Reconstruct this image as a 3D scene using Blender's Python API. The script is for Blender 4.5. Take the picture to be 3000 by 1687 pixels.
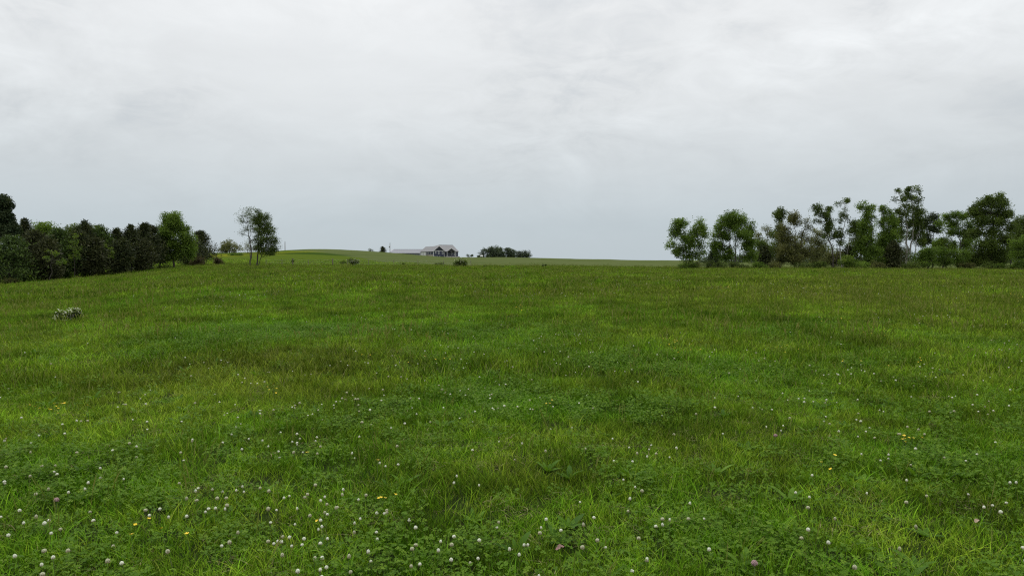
import bpy, bmesh, math, random
import numpy as np
from mathutils import Vector, Matrix

for o in list(bpy.data.objects):
    bpy.data.objects.remove(o, do_unlink=True)
S = bpy.context.scene
COL = S.collection
RNG = np.random.default_rng(7)
random.seed(7)

# ------------------------------------------------------------------ camera
HC = 1.6                       # eye height
F = 2000.0                     # focal length in pixels of a 3000 px wide picture
PITCH = math.atan(78.5 / F)
cam = bpy.data.cameras.new("camera")
cam.sensor_width = 36.0
cam.lens = 24.0
cam.clip_start = 0.05
cam.clip_end = 12000.0
cam_o = bpy.data.objects.new("camera", cam)
COL.objects.link(cam_o)
cam_o.location = (0, 0, HC)
cam_o.rotation_euler = (math.pi / 2 - PITCH, 0, 0)
S.camera = cam_o

# ------------------------------------------------------------------ exposure, sky and sun
S.view_settings.view_transform = 'Standard'
S.view_settings.look = 'None'
S.view_settings.exposure = 0.0
S.view_settings.gamma = 1.0
S.view_settings.use_curve_mapping = False
S.cycles.max_bounces = 6
S.cycles.diffuse_bounces = 3
S.cycles.transmission_bounces = 4
S.cycles.use_denoising = False
S.cycles.filter_width = 1.25

SUN_EL, SUN_AZ = math.radians(58), math.radians(-20)     # high, ahead and a little left, behind cloud
W = bpy.data.worlds.new("World")
S.world = W
W.use_nodes = True


def nd(t, typ, **kw):
    n = t.nodes.new(typ)
    for k, v in kw.items():
        if k == 'ins':
            for i, x in v.items():
                n.inputs[i].default_value = x
        else:
            setattr(n, k, v)
    return n


def ramp(t, stops, interp='LINEAR'):
    n = t.nodes.new('ShaderNodeValToRGB')
    n.color_ramp.interpolation = interp
    e = n.color_ramp.elements
    while len(e) < len(stops):
        e.new(0.5)
    for el, (p, c) in zip(e, stops):
        el.position = p
        el.color = (c[0], c[1], c[2], 1)
    return n


def math_n(t, op, a, b=None, clamp=False):
    n = t.nodes.new('ShaderNodeMath')
    n.operation = op
    n.use_clamp = clamp
    for i, v in enumerate((a, b)):
        if v is None:
            continue
        if isinstance(v, (int, float)):
            n.inputs[i].default_value = v
        else:
            t.links.new(v, n.inputs[i])
    return n.outputs[0]


def mixc(t, fac, a, b, blend='MIX'):
    n = t.nodes.new('ShaderNodeMix')
    n.data_type = 'RGBA'
    n.blend_type = blend
    for k, v in (('Factor', fac), ('A', a), ('B', b)):
        s = [i for i in n.inputs if i.name == k and (i.type == 'RGBA' or k == 'Factor' and i.type == 'VALUE')][0]
        if isinstance(v, (int, float)):
            s.default_value = v
        elif isinstance(v, tuple):
            s.default_value = (v[0], v[1], v[2], 1)
        else:
            t.links.new(v, s)
    return [o for o in n.outputs if o.type == 'RGBA'][0]


def build_world():
    t = W.node_tree
    t.nodes.clear()
    L = t.links.new
    out = t.nodes.new('ShaderNodeOutputWorld')
    sky = t.nodes.new('ShaderNodeTexSky')
    sky.sky_type = 'NISHITA'
    sky.sun_disc = False
    sky.sun_elevation = SUN_EL
    sky.sun_rotation = SUN_AZ
    bg_sky = t.nodes.new('ShaderNodeBackground')
    bg_sky.inputs[1].default_value = 0.08
    L(sky.outputs[0], bg_sky.inputs[0])
    tc = t.nodes.new('ShaderNodeTexCoord')
    sep = t.nodes.new('ShaderNodeSeparateXYZ')
    L(tc.outputs['Generated'], sep.inputs[0])
    z = math_n(t, 'MAXIMUM', sep.outputs[2], 0.0)
    # cloud deck seen in perspective
    zz = math_n(t, 'ADD', z, 0.26)
    u = math_n(t, 'DIVIDE', sep.outputs[0], zz)
    v = math_n(t, 'DIVIDE', sep.outputs[1], zz)
    cmb = t.nodes.new('ShaderNodeCombineXYZ')
    L(u, cmb.inputs[0])
    L(v, cmb.inputs[1])
    def layer(rot, scale, loc, src=None):
        mp = t.nodes.new('ShaderNodeMapping')
        mp.inputs['Rotation'].default_value = (0, 0, math.radians(rot))
        mp.inputs['Scale'].default_value = scale
        mp.inputs['Location'].default_value = loc
        L(src or cmb.outputs[0], mp.inputs[0])
        return mp.outputs[0]
    big = nd(t, 'ShaderNodeTexNoise', ins={'Scale': 1.5, 'Detail': 4.0, 'Roughness': 0.5, 'Distortion': 0.5})
    wisp = nd(t, 'ShaderNodeTexNoise', ins={'Scale': 4.2, 'Detail': 9.0, 'Roughness': 0.6, 'Distortion': 1.1})
    fine = nd(t, 'ShaderNodeTexNoise', ins={'Scale': 13.0, 'Detail': 8.0, 'Roughness': 0.62, 'Distortion': 0.8})
    mask = nd(t, 'ShaderNodeTexNoise', ins={'Scale': 1.3, 'Detail': 2.0})
    L(layer(20, (0.9, 1.0, 1), (0.35, 2.1, 0)), big.inputs['Vector'])
    L(layer(0, (1.15, 1.0, 2.6), (3.7, 0.4, 0.2), tc.outputs['Generated']), wisp.inputs['Vector'])
    L(layer(0, (0.9, 1.0, 2.2), (1.7, 5.4, 0.7), tc.outputs['Generated']), fine.inputs['Vector'])
    L(layer(0, (1, 1, 1), (7.1, 3.3, 0)), mask.inputs['Vector'])
    # elevation: slate grey low down, bright pale grey higher, brightest overhead
    base = ramp(t, [(0.0, (0.512, 0.585, 0.630)), (0.05, (0.532, 0.602, 0.645)), (0.13, (0.640, 0.685, 0.708)),
                    (0.22, (0.765, 0.793, 0.805)), (0.34, (0.875, 0.893, 0.900)), (0.62, (1.25, 1.27, 1.29)), (1.0, (1.50, 1.52, 1.54))])
    L(z, base.inputs[0])
    mk = math_n(t, 'MULTIPLY', math_n(t, 'SUBTRACT', mask.outputs[0], 0.33), 3.2, clamp=True)

    def dev(n, k):
        return math_n(t, 'MULTIPLY', math_n(t, 'SUBTRACT', n.outputs[0], 0.5), k)
    s = math_n(t, 'ADD', dev(wisp, 0.36), dev(fine, 0.24))
    s = math_n(t, 'MULTIPLY', s, math_n(t, 'ADD', mk, 0.25))
    s = math_n(t, 'ADD', s, dev(big, 0.24))
    amp = math_n(t, 'MULTIPLY', z, 5.5, clamp=True)
    s = math_n(t, 'MULTIPLY', s, amp)
    gain = math_n(t, 'ADD', s, 1.0)
    vm = t.nodes.new('ShaderNodeVectorMath')
    vm.operation = 'SCALE'
    L(base.outputs[0], vm.inputs[0])
    L(gain, vm.inputs['Scale'])
    # thin places show a bluish grey
    thin = math_n(t, 'MULTIPLY', math_n(t, 'SUBTRACT', -0.03, s), 3.2, clamp=True)
    colr = mixc(t, thin, vm.outputs[0], (0.56, 0.62, 0.68))
    bg_c = t.nodes.new('ShaderNodeBackground')
    bg_c.inputs[1].default_value = 1.0
    L(colr, bg_c.inputs[0])
    mx = t.nodes.new('ShaderNodeMixShader')
    mx.inputs[0].default_value = 0.95
    L(bg_sky.outputs[0], mx.inputs[1])
    L(bg_c.outputs[0], mx.inputs[2])
    L(mx.outputs[0], out.inputs[0])


build_world()
sun = bpy.data.lights.new("sun", 'SUN')
sun.energy = 1.4
sun.angle = math.radians(14)
sun.color = (1.0, 0.97, 0.92)
sun_o = bpy.data.objects.new("sun", sun)
COL.objects.link(sun_o)
sd = Vector((math.sin(SUN_AZ) * math.cos(SUN_EL), math.cos(SUN_AZ) * math.cos(SUN_EL), math.sin(SUN_EL)))
sun_o.rotation_euler = sd.to_track_quat('Z', 'Y').to_euler()
sun_o.location = (0, 0, 60)


# ------------------------------------------------------------------ noise and terrain
def _hash(ix, iy, seed):
    h = (ix.astype(np.int64) * 374761393 + iy.astype(np.int64) * 668265263 + seed * 1442695041) & 0x7fffffff
    h = ((h ^ (h >> 13)) * 1274126177) & 0x7fffffff
    return ((h ^ (h >> 16)) & 0xffff) / 65535.0


def vnoise(x, y, seed=0):
    x = np.asarray(x, float)
    y = np.asarray(y, float)
    ix, iy = np.floor(x), np.floor(y)
    fx, fy = x - ix, y - iy
    fx = fx * fx * (3 - 2 * fx)
    fy = fy * fy * (3 - 2 * fy)
    a, b = _hash(ix, iy, seed), _hash(ix + 1, iy, seed)
    c, d = _hash(ix, iy + 1, seed), _hash(ix + 1, iy + 1, seed)
    return (a * (1 - fx) + b * fx) * (1 - fy) + (c * (1 - fx) + d * fx) * fy


def fbm(x, y, seed=0, oct=3):
    v, a, s = 0.0, 0.5, 0.0
    for k in range(oct):
        v = v + a * vnoise(np.asarray(x) * 2 ** k + 17.3 * k, np.asarray(y) * 2 ** k - 9.1 * k, seed + k)
        s += a
        a *= 0.5
    return v / s


# ground heights in metres: columns are bearings (picture columns), rows are distances ahead
T_PX = [-900, -600, 0, 220, 450, 600, 760, 860, 960, 1150, 1300, 1500, 1700, 2000, 2400, 3000, 3900]
T_Z = [
    (0,   [0] * 17),
    (8,   [0] * 17),
    (15,  [-.2, -.15, -.1, -.05, 0, 0, 0, 0, 0, 0, 0, 0, 0, 0, 0, 0, 0]),
    (30,  [-.6, -.5, -.3, -.15, 0, .05, .05, .05, .05, .05, .05, .05, .05, .05, .05, 0, 0]),
    (50,  [-1.3, -1.0, -.65, -.4, 0, .15, .2, .2, .2, .2, .2, .17, .15, .17, .22, .15, .1]),
    (75,  [-2.0, -1.7, -1.15, -.58, -.05, .3, .42, .45, .45, .4, .37, .35, .33, .42, .50, .36, .3]),
    (100, [-2.6, -2.2, -1.4, -.62, .10, .72, .62, .64, .65, .62, .62, .60, .55, .48, .40, .25, .2]),
    (120, [-3.0, -2.6, -1.6, -.6, .4, 1.05, .88, .84, .82, .80, .80, .76, .66, .48, .25, .05, 0]),
    (150, [-3.0, -2.4, -1.4, -.3, .8, 1.5, 1.30, 1.20, 1.05, .75, .62, .50, .45, .35, .15, -.05, -.1]),
    (200, [-2, -1.5, -.5, .8, 2.0, 2.5, 2.35, 2.45, 2.5, 1.7, 1.0, .75, .62, .40, .2, 0, 0]),
    (300, [0, .5, 1.5, 3.0, 4.2, 4.5, 4.65, 5.1, 5.3, 3.7, 2.1, 1.95, 1.3, 1.05, .7, .4, .3]),
    (400, [2, 2.5, 3.5, 5.0, 6.2, 6.4, 6.7, 8.4, 9.3, 7.0, 3.35, 3.85, 2.4, 1.8, 1.3, .8, .6]),
    (450, [2, 2.5, 3.5, 4.8, 5.6, 5.7, 5.9, 7.6, 8.4, 6.0, 4.3, 4.45, 2.65, 1.95, 1.4, .9, .7]),
    (600, [1, 1, 1, 2, 2.2, 2.3, 2.3, 2.6, 3, 2.5, 2.2, 2.2, 1.9, 1.6, 1.2, .9, .7]),
    (1500, [-4] * 17),
    (4500, [-30] * 17),
]
_sg = np.arange(0, math.sqrt(4500) + 0.2, 0.12)
_pg = np.arange(-900, 3901, 25.0)
_tab = np.array([[r for r in row] for _, row in T_Z], float)
_td = np.sqrt(np.array([d for d, _ in T_Z], float))
_cols = np.stack([np.interp(_sg, _td, _tab[:, j]) for j in range(_tab.shape[1])], 1)
_grid = np.stack([np.interp(_pg, T_PX, _cols[i]) for i in range(len(_sg))], 0)


def _blur(a, axis, n):
    for _ in range(n):
        p = np.concatenate([a.take([0], axis), a, a.take([-1], axis)], axis)
        k = a.shape[axis]
        a = 0.25 * p.take(range(k), axis) + 0.5 * p.take(range(1, k + 1), axis) + 0.25 * p.take(range(2, k + 2), axis)
    return a


_grid = _blur(_blur(_grid, 0, 12), 1, 14)


def terrain(x, y):
    x = np.asarray(x, float)
    y = np.asarray(y, float)
    yy = np.maximum(y, 0.5)
    px = np.clip(1500 + F * x / yy, -899, 3899)
    s = np.clip(np.sqrt(yy), 0, _sg[-1] - 0.01)
    a = (px + 900) / 25.0
    b = s / 0.12
    ia, ib = np.clip(a.astype(int), 0, len(_pg) - 2), np.clip(b.astype(int), 0, len(_sg) - 2)
    fa, fb = a - ia, b - ib
    z = (_grid[ib, ia] * (1 - fa) + _grid[ib, ia + 1] * fa) * (1 - fb) + (_grid[ib + 1, ia] * (1 - fa) + _grid[ib + 1, ia + 1] * fa) * fb
    und = (fbm(x / 5.0, y / 5.0, 3, 2) - 0.5) * 0.22 + (fbm(x / 1.3, y / 1.3, 5, 2) - 0.5) * 0.06
    w = np.clip((y - 1.0) / 8.0, 0.25, 1.0)
    und2 = (fbm(x / 30.0, y / 30.0, 9, 2) - 0.5) * np.clip((y - 130) / 100.0, 0, 1) * 0.9
    return z + und * w + und2


def ter(x, y):
    return float(terrain(np.array([x]), np.array([y]))[0])


CP, SP = math.cos(PITCH), math.sin(PITCH)


def unproject(px, py, D):
    """the point at distance D ahead that lies on the bearing px and the elevation py"""
    a, b = (px - 1500) / F, -(py - 843.5) / F
    d = Vector((a, CP + b * SP, -SP + b * CP))
    return Vector((0, 0, HC)) + d * (D / d.y)


def on_ground(px, py, above=0.0):
    """where the line of bearing px and elevation py meets the turf (or a height above it)"""
    d = unproject(px, py, 1.0) - Vector((0, 0, HC))
    Ds = np.geomspace(1.2, 150, 260)
    for _ in range(2):
        below = HC + d.z * Ds <= terrain(d.x * Ds, Ds) + above
        k = int(np.argmax(below)) if below.any() else len(Ds) - 1
        Ds = np.linspace(Ds[max(k - 1, 0)], Ds[k], 40)
    D = float(Ds[-1])
    return Vector((d.x * D, D, ter(d.x * D, D)))


# ------------------------------------------------------------------ helpers
def tag(o, label=None, cat=None, group=None, kind=None):
    if label:
        o['label'] = label
    if cat:
        o['category'] = cat
    if group:
        o['group'] = group
    if kind:
        o['kind'] = kind
    return o


def empty(name, loc, rz=0.0):
    o = bpy.data.objects.new(name, None)
    o.empty_display_size = 0.5
    COL.objects.link(o)
    o.location = loc
    o.rotation_euler = (0, 0, rz)
    return o


def mesh_np(name, verts, quads, tone=None, mats=None):
    me = bpy.data.meshes.new(name)
    verts = np.asarray(verts, np.float32)
    quads = np.asarray(quads, np.int32)
    n = len(quads)
    me.vertices.add(len(verts))
    me.vertices.foreach_set('co', verts.ravel())
    me.loops.add(n * 4)
    me.loops.foreach_set('vertex_index', quads.ravel())
    me.polygons.add(n)
    me.polygons.foreach_set('loop_start', np.arange(0, n * 4, 4, dtype=np.int32))
    if tone is not None:
        a = me.attributes.new('tone', 'FLOAT', 'POINT')
        a.data.foreach_set('value', np.asarray(tone, np.float32))
    me.update(calc_edges=True)
    me.validate()
    for m in (mats or []):
        me.materials.append(m)
    return me


class MB:
    """collects boxes, bars and tubes and links them as one mesh object"""

    def __init__(self):
        self.v, self.f, self.smooth = [], [], False

    def box(self, x0, x1, y0, y1, z0, z1):
        b = len(self.v)
        self.v += [(x0, y0, z0), (x1, y0, z0), (x1, y1, z0), (x0, y1, z0), (x0, y0, z1), (x1, y0, z1), (x1, y1, z1), (x0, y1, z1)]
        self.f += [tuple(b + i for i in q) for q in ((3, 2, 1, 0), (4, 5, 6, 7), (0, 1, 5, 4), (1, 2, 6, 5), (2, 3, 7, 6), (3, 0, 4, 7))]
        return self

    def poly(self, pts):
        b = len(self.v)
        self.v += [tuple(p) for p in pts]
        self.f.append(tuple(range(b, b + len(pts))))
        return self

    def slab(self, pts, t):
        """a flat polygon given thickness t along its normal (downwards/backwards)"""
        p = [Vector(q) for q in pts]
        n = (p[1] - p[0]).cross(p[2] - p[0]).normalized() * t
        b, k = len(self.v), len(p)
        self.v += [tuple(q) for q in p] + [tuple(q - n) for q in p]
        self.f.append(tuple(range(b, b + k)))
        self.f.append(tuple(range(b + 2 * k - 1, b + k - 1, -1)))
        for i in range(k):
            j = (i + 1) % k
            self.f.append((b + i, b + k + i, b + k + j, b + j))
        return self

    def tube(self, pts, rad, sides=6, cap=True):
        pts = [Vector(p) for p in pts]
        b = len(self.v)
        for i, p in enumerate(pts):
            d = (pts[min(i + 1, len(pts) - 1)] - pts[max(i - 1, 0)]).normalized()
            ax = d.cross(Vector((0.31, 0.95, 0.1))).normalized()
            ay = d.cross(ax)
            r = rad[i] if isinstance(rad, (list, tuple)) else rad
            for k in range(sides):
                a = 2 * math.pi * k / sides
                self.v.append(tuple(p + (ax * math.cos(a) + ay * math.sin(a)) * r))
        for i in range(len(pts) - 1):
            for k in range(sides):
                k2 = (k + 1) % sides
                self.f.append((b + i * sides + k, b + i * sides + k2, b + (i + 1) * sides + k2, b + (i + 1) * sides + k))
        if cap:
            self.f.append(tuple(b + k for k in range(sides))[::-1])
            self.f.append(tuple(b + (len(pts) - 1) * sides + k for k in range(sides)))
        return self

    def build(self, name, mat, parent=None, smooth=False):
        me = bpy.data.meshes.new(name)
        me.from_pydata(self.v, [], self.f)
        me.update()
        if smooth:
            me.polygons.foreach_set('use_smooth', [True] * len(me.polygons))
        me.materials.append(mat)
        o = bpy.data.objects.new(name, me)
        COL.objects.link(o)
        if parent:
            o.parent = parent
        return o


def link_mesh(name, me, parent=None):
    o = bpy.data.objects.new(name, me)
    COL.objects.link(o)
    if parent:
        o.parent = parent
    return o


# ------------------------------------------------------------------ materials
def new_mat(name):
    m = bpy.data.materials.new(name)
    m.use_nodes = True
    m.node_tree.nodes.clear()
    return m, m.node_tree


def leaf_mat(name, stops, transl=0.3, rough=0.55, spec=0.10):
    """foliage: the colour runs through a ramp by the tone of the twig it sits on"""
    m, t = new_mat(name)
    L = t.links.new
    out = t.nodes.new('ShaderNodeOutputMaterial')
    at = nd(t, 'ShaderNodeAttribute', attribute_name='tone')
    r = ramp(t, stops)
    L(at.outputs['Fac'], r.inputs[0])
    p = t.nodes.new('ShaderNodeBsdfPrincipled')
    p.inputs['Roughness'].default_value = rough
    p.inputs['Specular IOR Level'].default_value = spec
    L(r.outputs[0], p.inputs['Base Color'])
    tr = t.nodes.new('ShaderNodeBsdfTranslucent')
    c2 = mixc(t, 1.0, r.outputs[0], (1.25, 1.35, 0.6), 'MULTIPLY')
    L(c2, tr.inputs[0])
    mx = t.nodes.new('ShaderNodeMixShader')
    mx.inputs[0].default_value = transl
    L(p.outputs[0], mx.inputs[1])
    L(tr.outputs[0], mx.inputs[2])
    L(mx.outputs[0], out.inputs[0])
    return m


def plain_mat(name, col, rough=0.7, var=0.25, scale=3.0, bump=0.0, metal=0.0, stretch=(1, 1, 1)):
    m, t = new_mat(name)
    L = t.links.new
    out = t.nodes.new('ShaderNodeOutputMaterial')
    tc = t.nodes.new('ShaderNodeTexCoord')
    mp = t.nodes.new('ShaderNodeMapping')
    mp.inputs['Scale'].default_value = stretch
    L(tc.outputs['Object'], mp.inputs[0])
    n = nd(t, 'ShaderNodeTexNoise', ins={'Scale': scale, 'Detail': 5.0, 'Roughness': 0.6})
    L(mp.outputs[0], n.inputs['Vector'])
    r = ramp(t, [(0.25, tuple(c * (1 - var) for c in col)), (0.75, tuple(min(1, c * (1 + var)) for c in col))])
    L(n.outputs[0], r.inputs[0])
    p = t.nodes.new('ShaderNodeBsdfPrincipled')
    p.inputs['Roughness'].default_value = rough
    p.inputs['Metallic'].default_value = metal
    L(r.outputs[0], p.inputs['Base Color'])
    if bump:
        b = nd(t, 'ShaderNodeBump', ins={'Strength': bump})
        L(n.outputs[0], b.inputs['Height'])
        L(b.outputs[0], p.inputs['Normal'])
    L(p.outputs[0], out.inputs[0])
    return m


M = {}
M['bark'] = plain_mat('bark', (0.060, 0.050, 0.040), 0.9, 0.4, 4, 0.5, stretch=(3, 3, .6))
M['bark_dark'] = plain_mat('bark_dark', (0.030, 0.028, 0.024), 0.9, 0.4, 4, 0.5, stretch=(3, 3, .6))
M['bark_pale'] = plain_mat('bark_pale', (0.22, 0.21, 0.18), 0.85, 0.35, 3, 0.4, stretch=(3, 3, .6))
M['cedar'] = leaf_mat('cedar_leaf', [(0, (0.019, 0.027, 0.012)), (.5, (0.035, 0.045, 0.017)), (.85, (0.055, 0.069, 0.021)), (1, (0.078, 0.081, 0.029))], .12)
M['cedar_green'] = leaf_mat('cedar_green_leaf', [(0, (0.025, 0.043, 0.013)), (.5, (0.050, 0.081, 0.019)), (1, (0.094, 0.143, 0.029))], .15)
M['cedar_brown'] = leaf_mat('cedar_brown_leaf', [(0, (0.022, 0.026, 0.012)), (.5, (0.043, 0.050, 0.019)), (1, (0.074, 0.080, 0.030))], .12)
M['pine'] = leaf_mat('pine_needle', [(0, (0.019, 0.033, 0.016)), (.6, (0.041, 0.059, 0.023)), (1, (0.070, 0.090, 0.036))], .12)
M['leaf_dark'] = leaf_mat('dark_leaf', [(0, (0.038, 0.058, 0.014)), (.5, (0.070, 0.103, 0.022)), (1, (0.125, 0.172, 0.032))], .28)
M['leaf_mid'] = leaf_mat('mid_leaf', [(0, (0.049, 0.082, 0.014)), (.5, (0.093, 0.154, 0.024)), (1, (0.172, 0.251, 0.037))], .30)
M['leaf_bright'] = leaf_mat('bright_leaf', [(0, (.05, .085, .015)), (.5, (.095, .15, .024)), (1, (.18, .24, .036))], .32)
M['leaf_olive'] = leaf_mat('olive_leaf', [(0, (0.054, 0.061, 0.022)), (.5, (0.099, 0.106, 0.035)), (1, (0.160, 0.160, 0.054))], .28)
M['leaf_grey'] = leaf_mat('grey_leaf', [(0, (0.067, 0.077, 0.031)), (.5, (0.126, 0.137, 0.052)), (1, (0.219, 0.224, 0.084))], .28)
M['leaf_red'] = leaf_mat('red_brown_leaf', [(0, (.036, .030, .016)), (.5, (.065, .055, .026)), (1, (.11, .085, .045))], .25)
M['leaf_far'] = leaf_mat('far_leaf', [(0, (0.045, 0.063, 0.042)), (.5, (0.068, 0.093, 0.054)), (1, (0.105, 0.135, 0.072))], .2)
M['blossom'] = leaf_mat('white_blossom', [(0, (.42, .42, .33)), (.5, (.62, .62, .52)), (1, (.78, .78, .70))], .2)

# ------------------------------------------------------------------ ground
# picture spots where the turf is lusher and darker: (column, row, radius in m)
LUSH = [(640, 1012, 2.2), (400, 892, 3.5), (1120, 893, 4.5), (1660, 1185, 1.0), (1840, 1210, .8), (2200, 965, 2.2), (2900, 1020, 1.6),
        (2590, 1080, .9), (1370, 985, 1.4), (1000, 1350, .5), (250, 1450, .5), (1250, 1180, .8), (90, 1170, 1.0), (720, 985, 2.0), (1800, 1060, 1.2),
        (2120, 1090, 1.2), (2250, 1620, .5), (1150, 1660, .4), (2700, 1330, .6), (150, 1380, .6), (1450, 1160, .9), (1520, 940, 2.2), (900, 960, 2)]
OLIVE = [(1750, 1150, .8), (500, 1120, 1.6), (1700, 1280, .5), (1500, 1390, .35), (2640, 1600, .3), (2800, 1100, .9), (2400, 860, 5), (2750, 830, 6), (900, 1060, 1.4)]
_lp = [(on_ground(a, b), r) for a, b, r in LUSH]
_op = [(on_ground(a, b), r) for a, b, r in OLIVE]


def lush(x, y):
    """0 = dry olive hay grass, 1 = lush dark clover turf"""
    x = np.asarray(x, float)
    y = np.asarray(y, float)
    v = 0.55 * fbm(x / 1.5, y / 2.2, 21, 3) + 0.45 * fbm(x / 4.5, y / 6., 31, 2)
    v = (v - 0.5) * 1.0 + 0.48
    v = v + 0.16 * np.clip((9.5 - y) / 7.0, -0.6, 1) - 0.07 * np.clip((x / np.maximum(y, 3) - 0.1) * 3, 0, 1) * np.clip((y - 8) / 30, 0, 1)
    v = v + 0.22 * np.clip((-x / np.maximum(y, 3) - 0.35) * 3, 0, 1) * np.clip((y - 25) / 30, 0, 1)
    v = .46 + (v - .46) * np.clip(1.15 - (y - 10) / 50, .62, 1)
    for p, r in _lp:
        v = v + 0.30 * np.exp(-(((x - p.x) / (r * 1.0)) ** 2 + ((y - p.y) / (r * 1.0)) ** 2))
    for p, r in _op:
        v = v - 0.36 * np.exp(-(((x - p.x) / (r * 1.3)) ** 2 + ((y - p.y) / (r * 1.2)) ** 2))
    return np.clip(v, 0, 1)


def ground_material():
    m, t = new_mat('meadow_ground')
    L = t.links.new
    out = t.nodes.new('ShaderNodeOutputMaterial')
    geo = t.nodes.new('ShaderNodeNewGeometry')
    sep = t.nodes.new('ShaderNodeSeparateXYZ')
    L(geo.outputs['Position'], sep.inputs[0])
    X, Y = sep.outputs[0], sep.outputs[1]
    n1 = nd(t, 'ShaderNodeTexNoise', ins={'Scale': 0.5, 'Detail': 8.0, 'Roughness': 0.7})
    L(geo.outputs['Position'], n1.inputs['Vector'])
    n2 = nd(t, 'ShaderNodeTexNoise', ins={'Scale': 9.0, 'Detail': 6.0, 'Roughness': 0.75})
    L(geo.outputs['Position'], n2.inputs['Vector'])
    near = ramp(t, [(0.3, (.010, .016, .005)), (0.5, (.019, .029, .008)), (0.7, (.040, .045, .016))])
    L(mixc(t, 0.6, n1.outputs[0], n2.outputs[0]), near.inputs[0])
    # hay field on the hill: long soft streaks running across the slope
    mp = t.nodes.new('ShaderNodeMapping')
    mp.inputs['Scale'].default_value = (0.012, 0.085, 0.0)
    mp.inputs['Rotation'].default_value = (0, 0, math.radians(6))
    L(geo.outputs['Position'], mp.inputs[0])
    n3 = nd(t, 'ShaderNodeTexNoise', ins={'Scale': 1.0, 'Detail': 6.0, 'Roughness': 0.6, 'Distortion': 0.6})
    L(mp.outputs[0], n3.inputs['Vector'])
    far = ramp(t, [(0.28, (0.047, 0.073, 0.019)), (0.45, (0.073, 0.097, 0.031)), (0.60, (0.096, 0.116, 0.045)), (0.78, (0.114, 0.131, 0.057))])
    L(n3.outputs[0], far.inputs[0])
    n4 = nd(t, 'ShaderNodeTexNoise', ins={'Scale': 0.9, 'Detail': 6.0, 'Roughness': 0.8})
    L(geo.outputs['Position'], n4.inputs['Vector'])
    farc = mixc(t, 0.35, far.outputs[0], ramp_out(t, n4.outputs[0], [(0.3, (0.037, 0.059, 0.015)), (0.7, (0.125, 0.140, 0.056))]))
    # greener meadow between the fence and the hay, with a yellow flower patch on its left
    wob = math_n(t, 'MULTIPLY', math_n(t, 'SUBTRACT', n3.outputs[0], 0.5), 60.0)
    bear = math_n(t, 'DIVIDE', X, Y)                 # follows the lie of the swale
    edge = math_n(t, 'ADD', math_n(t, 'MULTIPLY', math_n(t, 'ADD', bear, 0.26), -1500.0), 290.0)
    gmask = math_n(t, 'MULTIPLY', math_n(t, 'SUBTRACT', math_n(t, 'ADD', edge, wob), Y), 0.05, clamp=True)
    lushc = ramp_out(t, n4.outputs[0], [(0.25, (0.042, 0.074, 0.010)), (0.5, (0.068, 0.100, 0.014)), (0.75, (0.095, 0.122, 0.022))])
    farc = mixc(t, gmask, farc, lushc)
    dx = math_n(t, 'DIVIDE', math_n(t, 'ADD', X, 112.0), 26.0)
    dy = math_n(t, 'DIVIDE', math_n(t, 'SUBTRACT', Y, 285.0), 75.0)
    rr = math_n(t, 'ADD', math_n(t, 'MULTIPLY', dx, dx), math_n(t, 'MULTIPLY', dy, dy))
    patch = math_n(t, 'MULTIPLY', math_n(t, 'SUBTRACT', 1.1, rr), 1.6, clamp=True)
    spk = math_n(t, 'MULTIPLY', math_n(t, 'SUBTRACT', n4.outputs[0], 0.42), 6.0, clamp=True)
    spk2 = math_n(t, 'MULTIPLY', math_n(t, 'SUBTRACT', n3.outputs[0], 0.35), 5.0, clamp=True)
    farc = mixc(t, math_n(t, 'MULTIPLY', patch, math_n(t, 'MULTIPLY', spk, spk2)), farc, (.21, .205, .012))
    # swale of dark wet grass left of the house
    sw = math_n(t, 'ABSOLUTE', math_n(t, 'SUBTRACT', Y, math_n(t, 'ADD', math_n(t, 'MULTIPLY', math_n(t, 'ADD', bear, 0.30), -260.0), 285.0)))
    swm = math_n(t, 'MULTIPLY', math_n(t, 'SUBTRACT', 1.0, math_n(t, 'DIVIDE', sw, 20.0)), 2.0, clamp=True)
    swx = math_n(t, 'MULTIPLY', math_n(t, 'SUBTRACT', 0.095, math_n(t, 'ABSOLUTE', math_n(t, 'ADD', bear, 0.315))), 25.0, clamp=True)
    farc = mixc(t, math_n(t, 'MULTIPLY', math_n(t, 'MULTIPLY', swm, swx), 0.85), farc, (.026, .050, .011))
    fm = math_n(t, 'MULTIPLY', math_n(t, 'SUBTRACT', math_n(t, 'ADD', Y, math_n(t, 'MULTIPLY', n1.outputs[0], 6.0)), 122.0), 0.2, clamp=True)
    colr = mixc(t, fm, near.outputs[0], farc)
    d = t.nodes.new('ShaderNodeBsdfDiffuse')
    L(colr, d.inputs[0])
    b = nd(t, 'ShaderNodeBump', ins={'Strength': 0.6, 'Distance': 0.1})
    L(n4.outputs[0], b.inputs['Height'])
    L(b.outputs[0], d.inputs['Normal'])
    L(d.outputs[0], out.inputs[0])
    return m


def ramp_out(t, sock, stops):
    r = ramp(t, stops)
    t.links.new(sock, r.inputs[0])
    return r.outputs[0]


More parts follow.
